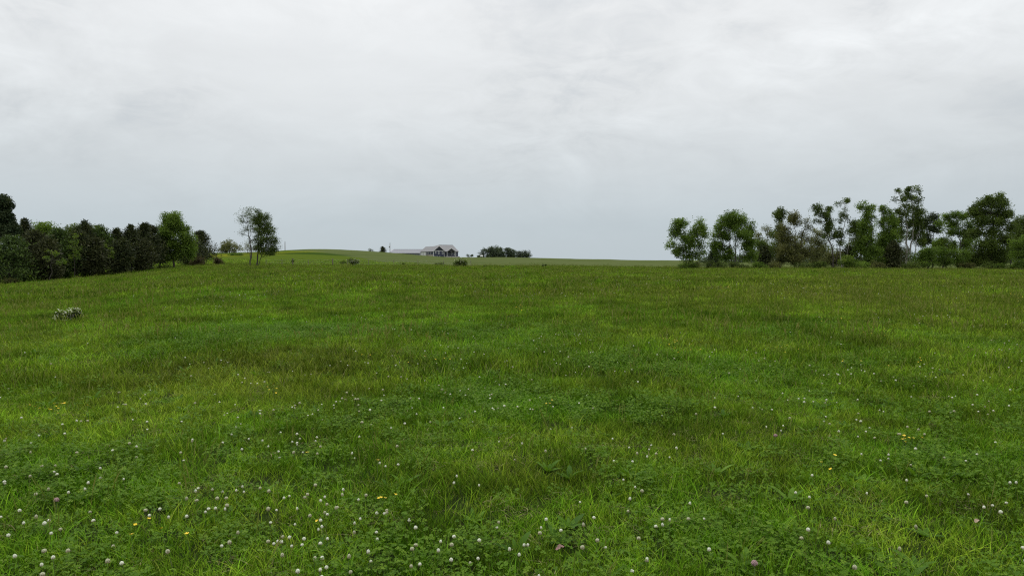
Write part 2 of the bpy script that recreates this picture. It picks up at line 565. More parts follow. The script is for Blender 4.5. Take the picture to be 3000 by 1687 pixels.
def build_ground():
    rows = np.concatenate([np.linspace(-60, -3, 14), np.arange(-2, 12, 0.35), np.geomspace(12, 130, 170)[0:], np.geomspace(132, 700, 160), np.geomspace(740, 4400, 24)])
    q = np.linspace(-1, 1, 321)
    Yg = np.repeat(rows[:, None], len(q), 1)
    Wd = np.maximum(25.0, 1.25 * np.abs(rows))[:, None]
    Xg = q[None, :] * Wd
    Zg = terrain(Xg, Yg)
    Zg = np.where(Yg < 0, Zg * 0, Zg)
    v = np.stack([Xg, Yg, Zg], -1).reshape(-1, 3)
    nr, nc = Xg.shape
    i = np.arange(nr - 1)[:, None] * nc + np.arange(nc - 1)[None, :]
    f = np.stack([i, i + 1, i + nc + 1, i + nc], -1).reshape(-1, 4)
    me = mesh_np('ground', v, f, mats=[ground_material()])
    me.polygons.foreach_set('use_smooth', [True] * len(me.polygons))
    o = link_mesh('ground', me)
    tag(o, 'rolling green pasture rising to a hay covered hill', 'ground', kind='structure')


build_ground()


# ------------------------------------------------------------------ meadow grass (scattered clumps)
def grass_mat(name, transl=0.16):
    m, t = new_mat(name)
    L = t.links.new
    out = t.nodes.new('ShaderNodeOutputMaterial')
    hue = nd(t, 'ShaderNodeAttribute', attribute_name='hue', attribute_type='INSTANCER')
    ton = nd(t, 'ShaderNodeAttribute', attribute_name='tone')
    col = ramp(t, [(0.0, GR[0]), (0.3, GR[1]), (0.6, GR[2]), (1.0, GR[3])])
    L(hue.outputs['Fac'], col.inputs[0])
    # single blades differ: some paler, a few straw coloured
    br = ramp(t, [(0.0, (.38, .42, .36)), (0.5, (.95, .97, .9)), (0.9, (1.9, 1.75, 1.7))])
    val = nd(t, 'ShaderNodeAttribute', attribute_name='val', attribute_type='INSTANCER')
    L(ton.outputs['Fac'], br.inputs[0])
    c = mixc(t, 1.0, col.outputs[0], br.outputs[0], 'MULTIPLY')
    vs = t.nodes.new('ShaderNodeVectorMath')
    vs.operation = 'SCALE'
    L(c, vs.inputs[0])
    L(val.outputs['Fac'], vs.inputs['Scale'])
    c = vs.outputs[0]
    straw = math_n(t, 'MULTIPLY', math_n(t, 'SUBTRACT', ton.outputs['Fac'], 0.93), 40.0, clamp=True)
    c = mixc(t, straw, c, (.24, .24, .09))
    p = t.nodes.new('ShaderNodeBsdfPrincipled')
    p.inputs['Roughness'].default_value = 0.6
    p.inputs['Specular IOR Level'].default_value = 0.03
    L(c, p.inputs['Base Color'])
    tr = t.nodes.new('ShaderNodeBsdfTranslucent')
    L(mixc(t, 1.0, c, (1.2, 1.3, .5), 'MULTIPLY'), tr.inputs[0])
    mx = t.nodes.new('ShaderNodeMixShader')
    mx.inputs[0].default_value = transl
    L(p.outputs[0], mx.inputs[1])
    L(tr.outputs[0], mx.inputs[2])
    L(mx.outputs[0], out.inputs[0])
    return m


GR = [(.068, .172, .008), (.098, .198, .010), (.130, .200, .014), (.160, .202, .024)]
M['grass'] = grass_mat('grass_blade')
M['clover_leaf'] = leaf_mat('clover_leaf', [(0, (.052, .115, .008)), (.5, (.086, .172, .011)), (.95, (.13, .22, .016)), (1, (.15, .23, .03))], .3, .6, .08)
M['seed_stem'] = leaf_mat('seed_stem', [(0, (.09, .15, .015)), (.5, (.14, .19, .028)), (1, (.23, .235, .075))], .25, .6, .07)
M['thatch'] = leaf_mat('thatch', [(0, (.12, .10, .05)), (.5, (.22, .19, .09)), (1, (.36, .31, .17))], .1, .7, .05)
M['weed_leaf'] = leaf_mat('weed_leaf', [(0, (.04, .10, .008)), (.5, (.075, .16, .012)), (1, (.12, .22, .02))], .3, .6, .1)


def blades(n, R, h0, h1, w, lean=0.5, rng=None, segs=3, floor=0.0):
    V, Q, T = [], [], []
    for _ in range(n):
        r, a = R * math.sqrt(rng.random()), rng.random() * 6.283
        x, y = r * math.cos(a), r * math.sin(a)
        az = rng.random() * 6.283
        h = h0 + (h1 - h0) * rng.random() ** 1.4
        ln = h * lean * (0.25 + 1.1 * rng.random())
        dx, dy = math.cos(az), math.sin(az)
        tw = az + math.pi / 2 + (rng.random() - .5) * 1.5
        sx, sy = math.cos(tw), math.sin(tw)
        ww = w * (0.6 + 0.7 * rng.random())
        b = len(V)
        tone = rng.random()
        for k in range(segs + 1):
            f = k / segs
            z = h * (f - 0.30 * lean * f * f)
            o = ln * f ** 1.9
            wk = ww * 0.5 * (1 - f ** 1.6) + ww * 0.04
            V.append((x + dx * o - sx * wk, y + dy * o - sy * wk, z - .015))
            V.append((x + dx * o + sx * wk, y + dy * o + sy * wk, z - .015))
            T += [tone, tone]
        for k in range(segs):
            Q.append((b + 2 * k, b + 2 * k + 1, b + 2 * k + 3, b + 2 * k + 2))
    return V, Q, T


def clover_patch(n, R, h0, h1, s, rng):
    V, Q, T = [], [], []
    for _ in range(n):
        r, a = R * math.sqrt(rng.random()), rng.random() * 6.283
        x, y = r * math.cos(a), r * math.sin(a)
        z = h0 + (h1 - h0) * rng.random()
        a0 = rng.random() * 6.283
        tx, ty = (rng.random() - .5) * .9, (rng.random() - .5) * .9
        tone = rng.random()
        ss = s * (.7 + .6 * rng.random())
        for k in range(3):
            az = a0 + k * 2.094 + (rng.random() - .5) * .3
            c, d = math.cos(az), math.sin(az)
            def pt(u, v, lift):
                X, Y = x + (c * u - d * v) * ss, y + (d * u + c * v) * ss
                return (X, Y, z + (X - x) * tx + (Y - y) * ty + lift * ss)
            b = len(V)
            V += [pt(0.05, 0, 0), pt(.55, -.52, .16), pt(1.0, -.28, .05), pt(.92, 0, -.05), pt(1.0, .28, .05), pt(.55, .52, .16)]
            T += [tone] * 6
            Q += [(b, b + 1, b + 2, b + 3), (b, b + 3, b + 4, b + 5)]
    return V, Q, T


def seed_stems(n, R, h0, h1, w, rng, head=True):
    V, Q, T = [], [], []
    for _ in range(n):
        r, a = R * math.sqrt(rng.random()), rng.random() * 6.283
        x, y = r * math.cos(a), r * math.sin(a)
        az = rng.random() * 6.283
        h = h0 + (h1 - h0) * rng.random()
        ln = h * (.06 + .30 * rng.random() ** 2)
        tone = rng.random()
        for tw in (0.0, 1.57):
            sx, sy = math.cos(az + tw), math.sin(az + tw)
            b = len(V)
            for k in range(6):
                f = k / 5
                z = h * (f - .12 * f * f)
                o = ln * f * f
                wk = w * (.5 if f < .75 else (1.9 if head and f < .95 else .6))
                V += [(x + math.cos(az) * o - sx * wk, y + math.sin(az) * o - sy * wk, z), (x + math.cos(az) * o + sx * wk, y + math.sin(az) * o + sy * wk, z)]
                T += [tone if f < .7 else min(1, tone + .25)] * 2
            for k in range(5):
                Q.append((b + 2 * k, b + 2 * k + 1, b + 2 * k + 3, b + 2 * k + 2))
    return V, Q, T


def weed_rosette(n, L0, rng):
    V, Q, T = [], [], []
    for k in range(n):
        az = 6.283 * k / n + rng.random() * .5
        c, d = math.cos(az), math.sin(az)
        ln = L0 * (.6 + .6 * rng.random())
        up = .4 + .5 * rng.random()
        tone = rng.random()
        b = len(V)
        for i in range(5):
            f = i / 4
            wk = ln * .16 * math.sin(math.pi * min(1, .12 + f * .9)) ** .8
            u, z = ln * f, ln * up * (f - .45 * f * f) * 1.5
            V += [(c * u + d * wk, d * u - c * wk, z), (c * u - d * wk, d * u + c * wk, z)]
            T += [tone] * 2
        for i in range(4):
            Q.append((b + 2 * i, b + 2 * i + 1, b + 2 * i + 3, b + 2 * i + 2))
    return V, Q, T


def proto_collection(name, makers, mat):
    c = bpy.data.collections.new(name)
    for k, mk in enumerate(makers):
        V, Q, T = mk()
        o = bpy.data.objects.new('%s_%02d' % (name, k), mesh_np('%s_%02d' % (name, k), V, Q, T, [mat]))
        c.objects.link(o)
    return c


def clump_value(x, y):
    x, y = np.asarray(x, float), np.asarray(y, float)
    v = .30 * vnoise(x / .22, y / .25, 82) + .35 * vnoise(x / .6, y / .7, 81) + .35 * vnoise(x / 1.7, y / 2.2, 83)
    v = .5 + (v - .5) * 1.25 + .15 * (vnoise(x / 4.2, y / 6.5, 84) - .5) * np.clip((y - 18) / 20, 0, 1)
    r = np.random.default_rng(len(x)).normal(0, .13, len(x))
    return np.clip(1.05 + (v - .5) * 1.5 + r, .40, 1.8)


def scatter_group(coll):
    g = bpy.data.node_groups.new('scatter_' + coll.name, 'GeometryNodeTree')
    g.interface.new_socket('Geometry', in_out='INPUT', socket_type='NodeSocketGeometry')
    g.interface.new_socket('Geometry', in_out='OUTPUT', socket_type='NodeSocketGeometry')
    gi, go = g.nodes.new('NodeGroupInput'), g.nodes.new('NodeGroupOutput')
    ci = g.nodes.new('GeometryNodeCollectionInfo')
    ci.inputs['Collection'].default_value = coll
    ci.inputs['Separate Children'].default_value = True
    ci.inputs['Reset Children'].default_value = True
    ip = g.nodes.new('GeometryNodeInstanceOnPoints')
    ip.inputs['Pick Instance'].default_value = True

    def named(nm, typ):
        n = g.nodes.new('GeometryNodeInputNamedAttribute')
        n.data_type = typ
        n.inputs['Name'].default_value = nm
        return n.outputs['Attribute']
    g.links.new(gi.outputs[0], ip.inputs['Points'])
    g.links.new(ci.outputs[0], ip.inputs['Instance'])
    g.links.new(named('pick', 'INT'), ip.inputs['Instance Index'])
    g.links.new(named('rot', 'FLOAT_VECTOR'), ip.inputs['Rotation'])
    g.links.new(named('scl', 'FLOAT_VECTOR'), ip.inputs['Scale'])
    g.links.new(ip.outputs[0], go.inputs[0])
    return g


def scatter(name, coll, P, pick, rot, scl, hue, label, cat):
    # val: each clump is a little paler or darker than its neighbours, in small drifts
    val = clump_value(np.asarray(P)[:, 0], np.asarray(P)[:, 1])
    me = bpy.data.meshes.new(name)
    n = len(P)
    me.vertices.add(n)
    me.vertices.foreach_set('co', np.asarray(P, np.float32).ravel())
    for nm, typ, key, arr in (('pick', 'INT', 'value', np.asarray(pick, np.int32)), ('rot', 'FLOAT_VECTOR', 'vector', np.asarray(rot, np.float32).ravel()),
                              ('scl', 'FLOAT_VECTOR', 'vector', np.asarray(scl, np.float32).ravel()), ('hue', 'FLOAT', 'value', np.asarray(hue, np.float32)), ('val', 'FLOAT', 'value', np.asarray(val, np.float32))):
        a = me.attributes.new(nm, typ, 'POINT')
        a.data.foreach_set(key, arr)
    o = link_mesh(name, me)
    md = o.modifiers.new('scatter', 'NODES')
    md.node_group = scatter_group(coll)
    tag(o, label, cat, kind='stuff')
    return o


def band(n, d0, d1, rng, tmax=0.95, p=1.0):
    """points spread over the wedge in front of the camera; p = 1 is even per area, smaller p favours the near part"""
    u = rng.random(n)
    D = (d0 ** (1 + p) + u * (d1 ** (1 + p) - d0 ** (1 + p))) ** (1 / (1 + p))
    X = (rng.random(n) * 2 - 1) * (tmax * D + 1.2)
    return X, D


def finish(X, Y, rng, npick, s, hz, jitter=0.16):
    Z = terrain(X, Y)
    n = len(X)
    lu = lush(X, Y)
    hue = np.clip(0.78 - 0.75 * lu + rng.normal(0, jitter, n), 0, 1)
    rot = np.stack([rng.normal(0, .07, n), rng.normal(0, .07, n), rng.random(n) * 6.283], 1)
    sc = s * (0.75 + 0.5 * rng.random(n))
    cv = clump_value(X, Y)
    scl = np.stack([sc, sc, sc * hz * (0.8 + 0.4 * rng.random(n)) * np.clip(1.45 - .45 * cv, .7, 1.4)], 1)
    return np.stack([X, Y, Z], 1), rng.integers(0, npick, n), rot, scl, hue, lu


def in_field(X, Y):
    """the near pasture ends at the fence and at the two tree belts"""
    px = 1500 + F * X / Y
    lim = np.interp(px, [-900, 0, 220, 450, 600, 760, 1300, 1700, 2000, 2100, 3900], [95, 92, 100, 112, 124, 124, 122, 118, 112, 108, 108])
    return Y < lim + (vnoise(X / 3.0, Y / 3.0, 91) - .5) * 14


def build_grass():
    rng = np.random.default_rng(11)
    near_c = proto_collection('near_tuft', [lambda: blades(54, .11, .03, .125, .0042, .65, rng, 4) for _ in range(8)] +
                              [lambda: blades(26, .07, .06, .18, .0048, .75, rng, 5) for _ in range(4)], M['grass'])
    mid_c = proto_collection('mid_tuft', [lambda: blades(64, .21, .05, .175, .0078, .65, rng) for _ in range(8)] +
                             [lambda: blades(34, .14, .09, .25, .008, .6, rng) for _ in range(3)], M['grass'])
    far_c = proto_collection('far_tuft', [lambda: blades(70, .65, .10, .36, .026, .55, rng, 2) for _ in range(8)], M['grass'])

    Ps = []
    # near
    X, Y = band(15000, 1.6, 9.5, rng, p=.7)
    P, pk, r, s, h, lu = finish(X, Y, rng, 12, 1.0, 1.0)
    tall = rng.random(len(X)) < 0.07
    pk = np.where(tall, 8 + rng.integers(0, 4, len(X)), rng.integers(0, 8, len(X)))
    s[:, 2] *= 0.75 + 0.45 * fbm(X / .6, Y / .6, 51, 2)
    scatter('meadow_grass', near_c, P, pk, r, s, h, 'short lush grass blades in the nearest pasture', 'grass')
    # middle
    X, Y = band(34000, 8.5, 34, rng, p=.75)
    P, pk, r, s, h, lu = finish(X, Y, rng, 11, 1.05, 1.0)
    pk = np.where(rng.random(len(X)) < .12 + .1 * (1 - lu), 8 + rng.integers(0, 3, len(X)), rng.integers(0, 8, len(X)))
    s[:, 2] *= 0.70 + 0.6 * fbm(X / 1.6, Y / 1.6, 52, 2)
    scatter('meadow_grass', mid_c, P, pk, r, s, h, 'mixed green and olive grass across the middle of the pasture', 'grass')
    # far
    X, Y = band(52000, 31, 126, rng, p=.8)
    k = in_field(X, Y)
    X, Y = X[k], Y[k]
    P, pk, r, s, h, lu = finish(X, Y, rng, 8, 1.0, .9)
    s[:, 2] *= (0.65 + 0.6 * fbm(X / 3., Y / 3., 53, 2)) * (1 - .35 * np.clip((Y - 95) / 20, 0, 1) * (X < .25 * Y))
    scatter('meadow_grass', far_c, P, pk, r, s, h, 'pale olive grass on the far part of the pasture', 'grass')

    # the pasture runs on, grazed shorter, past the fence on the left
    X, Y = band(16000, 112, 185, rng, .75, .8)
    px = 1500 + F * X / Y
    k = (px > -60) & (px < 1330 - (Y - 112) * 1.6) & ~in_field(X, Y)
    X, Y = X[k], Y[k]
    P, pk, r, s, h, lu = finish(X, Y, rng, 8, 1.5, .42)
    h = np.clip(h + .06, 0, 1)
    k = rng.random(len(X)) < np.clip((190 - Y) / 50, .1, 1)
    P, pk, r, s, h = P[k], pk[k], r[k], s[k], h[k]
    scatter('meadow_grass', far_c, P, pk, r, s, h, 'shorter grass on the rising ground beyond the fence', 'grass')

    # lush arching tufts close to the viewer
    tf_c = proto_collection('lush_tuft', [lambda: blades(44, .11, .07, .21, .0055, .9, rng, 6) for _ in range(4)], M['grass'])
    sp = [(2060, 1560), (2120, 1590), (2020, 1605), (2095, 1530), (1640, 1450), (1620, 1490), (1170, 1425), (1150, 1450), (720, 1655), (2480, 1650), (2550, 1640), (1000, 1640), (2900, 1640), (1290, 1600), (330, 1600), (480, 1420),
          (2260, 1500), (2620, 1450), (2800, 1400), (1900, 1500), (900, 1560), (140, 1560), (1480, 1650), (1730, 1560), (2350, 1420), (640, 1380)]
    g = [on_ground(a, b, .1) for a, b in sp]
    X, Y = np.array([p.x for p in g]), np.array([p.y for p in g])
    P, pk, r, s, h, lu = finish(X, Y, rng, 4, .95, 1.0)
    scatter('lush_tufts', tf_c, P, pk, r, s, h * .5, 'lush arching grass tufts close by', 'grass')

    # clover leaves
    cl_c = proto_collection('clover_patch', [lambda: clover_patch(46, .14, .05, .125, .0115, rng) for _ in range(6)] +
                            [lambda: clover_patch(34, .12, .07, .15, .014, rng) for _ in range(3)], M['clover_leaf'])
    X, Y = band(12000, 1.6, 17, rng, p=.6)
    P, pk, r, s, h, lu = finish(X, Y, rng, 9, 1.0, 1.0)
    k = rng.random(len(X)) < np.clip((lu - .40) * 1.8, 0.06, .9)
    scatter('clover_leaves', cl_c, P[k], pk[k], r[k], s[k], h[k], 'low dark green clover leaves carpeting the lush patches', 'clover')

    # seed stems, taller, olive and straw
    st_c = proto_collection('seed_stem', [lambda: seed_stems(5, .12, .22, .42, .0016, rng) for _ in range(6)] +
                            [lambda: seed_stems(10, .4, .25, .50, .006, rng) for _ in range(5)], M['seed_stem'])
    X, Y = band(1100, 2.0, 14, rng, p=.8)
    P, pk, r, s, h, lu = finish(X, Y, rng, 6, 1.0, 1.0)
    k1 = rng.random(len(X)) < np.clip(1.1 - lu, .15, 1)
    X2, Y2 = band(16000, 13, 120, rng, p=.7)
    k = in_field(X2, Y2)
    X2, Y2 = X2[k], Y2[k]
    P2, pk2, r2, s2, h2, lu2 = finish(X2, Y2, rng, 5, 1.0, 1.0)
    pk2 = pk2 + 6
    k2 = rng.random(len(X2)) < np.clip(1.15 - 1.3 * lu2, .04, 1)
    cat = lambda a, b: np.concatenate([a[k1], b[k2]])
    scatter('seed_stems', st_c, cat(P, P2), cat(pk, pk2), cat(r, r2), cat(s, s2), cat(h, h2), 'thin straw coloured grass stems with seed heads above the turf', 'grass')

    # flattened dead blades and thatch between the tufts
    th_c = proto_collection('thatch', [lambda: blades(16, .12, .015, .05, .0035, 3.2, rng, 4) for _ in range(5)], M['thatch'])
    X, Y = band(2600, 1.6, 13, rng, p=.6)
    P, pk, r, s, h, lu = finish(X, Y, rng, 5, 1.0, 1.0)
    P[:, 2] += .05 * rng.random(len(X))
    k = rng.random(len(X)) < np.clip(1.15 - lu, .15, 1)
    scatter('dead_thatch', th_c, P[k], pk[k], r[k], s[k], h[k], 'flattened tan dead grass lying between the green tufts', 'grass')

    # broad weed leaves here and there
    wd_c = proto_collection('weed_rosette', [lambda: weed_rosette(7 + k % 3, .10, rng) for k in range(5)], M['weed_leaf'])
    X, Y = band(420, 1.8, 16, rng, p=.5)
    P, pk, r, s, h, lu = finish(X, Y, rng, 5, 1.0, 1.0)
    scatter('weed_leaves', wd_c, P, pk, r, s, h, 'broad leaved weeds low in the grass', 'weeds')


build_grass()


# ------------------------------------------------------------------ trees
def leaf_cloud(C, sig, nper, ll, lw, rng, out_c=None, droop=0.0, tone_j=.18):
    """leaves gathered round the twig ends C (k,3); sig (k,) is the spread of each gathering"""
    k = len(C)
    idx = np.repeat(np.arange(k), nper)
    n = len(idx)
    off = np.clip(rng.normal(0, 1, (n, 3)), -1.7, 1.7) * sig[idx][:, None]
    p = C[idx] + off
    d = rng.normal(0, 1, (n, 3)) + off / (np.linalg.norm(off, axis=1, keepdims=True) + 1e-6) * 1.1
    d[:, 2] += .25 - droop
    d /= np.linalg.norm(d, axis=1, keepdims=True)
    e = np.cross(d, rng.normal(0, 1, (n, 3)))
    e /= np.linalg.norm(e, axis=1, keepdims=True) + 1e-9
    l = ll * (.6 + .8 * rng.random((n, 1)))
    w = lw * (.6 + .8 * rng.random((n, 1)))
    V = np.stack([p, p + d * l * .5 - e * w * .5, p + d * l, p + d * l * .5 + e * w * .5], 1).reshape(-1, 3)
    Q = np.arange(n * 4).reshape(-1, 4)
    tn = np.clip(rng.random(k)[idx] * .9 + .05 + rng.normal(0, tone_j, n), 0, 1)
    return V, Q, np.repeat(tn, 4)


def path_point(path, f):
    f = max(0.0, min(0.9999, f)) * (len(path) - 1)
    i = int(f)
    return path[i].lerp(path[i + 1], f - i)


def wiggle(a, b, n, amp, rng, sag=0.0):
    pts = []
    for i in range(n + 1):
        f = i / n
        p = a.lerp(b, f)
        j = amp * math.sin(math.pi * f)
        pts.append(p + Vector((rng.normal() * j, rng.normal() * j, rng.normal() * j * .5 + sag * math.sin(math.pi * f))))
    return pts


def lobed_tree(name, label, cat, D, base_px, lobes, stems=None, mat='leaf_mid', bark='bark', leaf=.24, dens=1.0, group=None, seed=0, r0=.13,
               per=100, part='crown', sink=0.0, blossoms=0.0, clump=1.0, spread=1.08):
    """A broadleaf tree or bush. lobes: (column, row, half width, half height, density) of each bough's foliage as it is seen; each
    bough gets its own depth, a limb from the stem and a spray of twig ends that carry the leaves."""
    rng = np.random.default_rng(1000 + seed)
    m = D / F
    bx = (base_px - 1500) * m
    zg = ter(bx, D)
    org = Vector((bx, D, zg - sink))
    root = empty(name, org)
    tag(root, label, cat, group)
    wood = MB()
    if stems is None:
        top = min(lobes, key=lambda l: l[1])
        stems = [(base_px, [(top[0], top[1])], r0)]
    paths = []
    for (sx, pts, r) in stems:
        a = Vector(((sx - base_px) * m, rng.normal() * .1, -.15))
        path = [a]
        for q in pts:
            e = unproject(q[0], q[1], D) - org
            e.y += rng.normal() * .25
            seg = wiggle(path[-1], e, 5, .03 * (e - path[-1]).length, rng)
            path += seg[1:]
        n = len(path)
        wood.tube(path, [r * (1 - .82 * (i / (n - 1)) ** .8) * (1.35 if i == 0 else 1) for i in range(n)], 7)
        paths.append((path, r))
    Vs, Qs, Ts, nv = [], [], [], 0
    Bc = []
    for li, lb in enumerate(lobes):
        cx, cy, rx, ry = lb[:4]
        dn = (lb[4] if len(lb) > 4 else 1.0) * dens
        c = unproject(cx, cy, D) - org
        ax, az = rx * m, ry * m
        ay = .5 * (ax + az) * (.8 + .5 * rng.random())
        if ax < 2.5 * az:
            ay = max(ay, .7 * ax)
        c.y += rng.normal() * .45 * ay
        k = max(3, int(math.ceil(rx * ry / 24.0 * clump * (100.0 / D if D > 200 else 1) ** 0 )))
        g = rng.normal(0, 1, (k, 3))
        g /= np.linalg.norm(g, axis=1, keepdims=True)
        g *= (rng.random((k, 1)) ** .42) * .92
        out = rng.random(k) < .16                      # some shoots stand out beyond the bough
        g[out] *= 1.22
        g[out, 2] = np.abs(g[out, 2])
        C = np.array(c)[None, :] + g * np.array([ax, ay, az])
        C[:, 2] = np.maximum(C[:, 2], .12)
        sig = (0.09 * min(ax, az) + .08 + .012 * D / 10) * (.6 + .8 * rng.random(k)) / math.sqrt(clump)
        nper = np.maximum(2, (per * dn * (.35 + 1.3 * rng.random(k)) * np.where(out, .45, 1)).astype(int))
        # limb from the nearest stem
        best = None
        for path, r in paths:
            for f in np.linspace(.25, 1, 16):
                q = path_point(path, f)
                if q.z < c.z + .2 * az or f < .3:
                    dd = (q - c).length + .35 * abs(c.z - q.z - .6 * az)
                    if best is None or dd < best[0]:
                        best = (dd, q, r * (1 - .8 * f))
        q = best[1]
        limb = wiggle(q, c + Vector((0, 0, .15 * az)), 5, .06 * (c - q).length, rng)
        rl = max(.018, min(best[2], .055))
        wood.tube(limb, [rl * (1 - .65 * i / 5) for i in range(6)], 5, False)
        for j in range(k):
            s = path_point(limb, .25 + .75 * rng.random())
            e = Vector(C[j])
            tw = wiggle(s, e, 3, .07 * (e - s).length, rng)
            wood.tube(tw, [rl * .42, rl * .3, rl * .22, .006], 4, False)
        V, Q, T = leaf_cloud(C, sig * spread, nper, leaf * .80, leaf * .50, rng)
        V[:, 2] = np.maximum(V[:, 2], .02)
        Vs.append(V)
        Qs.append(Q + nv)
        Ts.append(T)
        nv += len(V)
        if blossoms:
            Bc.append(C[rng.random(k) < blossoms] + np.array([0, -.25 * ay, .2 * az]))
    wood.build('trunk', M[bark], root, True)
    me = mesh_np(part, np.concatenate(Vs), np.concatenate(Qs), np.concatenate(Ts), [M[mat]])
    link_mesh(part, me, root)
    if blossoms and sum(len(b) for b in Bc):
        C = np.concatenate(Bc)
        V, Q, T = leaf_cloud(C, np.full(len(C), .06 * D / 60 + .05), np.full(len(C), 11), max(leaf * .7, .038), max(leaf * .6, .034), rng)
        link_mesh('blossoms', mesh_np('blossoms', V, Q, T, [M['blossom']]), root)
    return root


def conifer(name, label, D, px, top_y, half_px, mat='cedar', seed=0, lean=0.0, shape=.8, n=2600, skirt=.10, spike=.0, base_y=None, group=None, cat='tree',
            spray=.34, lump=.35):
    """A red cedar: a trunk hidden by upswept sprays, ragged in outline, bare for its lowest part."""
    rng = np.random.default_rng(3000 + seed)
    m = D / F
    bx = (px - 1500) * m
    zg = ter(bx, D)
    org = Vector((bx, D, zg))
    top = unproject(px + lean, top_y, D) - org
    H, R = top.z, half_px * m * (1.18 if group and 'left' in group else 1.0)
    root = empty(name, org)
    tag(root, label, cat, group)
    wood = MB()
    trunk = wiggle(Vector((0, 0, -.15)), Vector((top.x, 0, H * .97)), 7, .02 * H, rng)
    wood.tube(trunk, [.12 * (1 - .85 * i / 7) + .015 for i in range(8)], 7)
    # boughs
    kb = int(70 + 12 * H)
    hb = skirt + (1 - skirt) * rng.random(kb) ** 1.25
    az = rng.random(kb) * 6.283
    prof = np.where(hb < .22, .55 + .45 * (hb - skirt) / max(.01, .22 - skirt), np.clip((1 - hb) / .78, 0, 1) ** shape)
    prof = np.clip(prof, .03, 1)
    rr = R * prof * (1 - lump + 2 * lump * vnoise(az * 1.1 + 3 * seed, hb * 5 + seed, 77)) * (.75 + .35 * rng.random(kb))
    C, nper, sig, base = [], [], [], []
    for i in range(kb):
        z0 = hb[i] * H
        q = path_point(trunk, hb[i] * .96)
        e = Vector((q.x + math.cos(az[i]) * rr[i], math.sin(az[i]) * rr[i], min(H * 1.0, z0 + rr[i] * (.35 if hb[i] > .3 else .08))))
        bpts = wiggle(q, e, 3, .05 * rr[i], rng, -.04 * rr[i])
        wood.tube(bpts, [.022, .016, .011, .006], 4, False)
        for f in (.45, .72, 1.0):
            C.append(tuple(path_point(bpts, f)))
            sig.append(.10 + .13 * R * prof[i] * f)
    if spike:
        for f in np.linspace(0, 1, 7):
            C.append((top.x, 0, H * (1 - spike * (1 - f))))
            sig.append(.05 + .10 * (1 - f))
    C, sig = np.array(C), np.array(sig)
    nper = np.full(len(C), max(4, int(n * 1.5 / len(C))))
    V, Q, T = leaf_cloud(C, sig, nper, spray, spray * .34, rng, droop=-.35, tone_j=.2)
    V[:, 2] = np.maximum(V[:, 2], .05)
    wood.build('trunk', M['bark_dark'], root, True)
    link_mesh('crown', mesh_np('crown', V, Q, T, [M[mat]]), root)
    return root


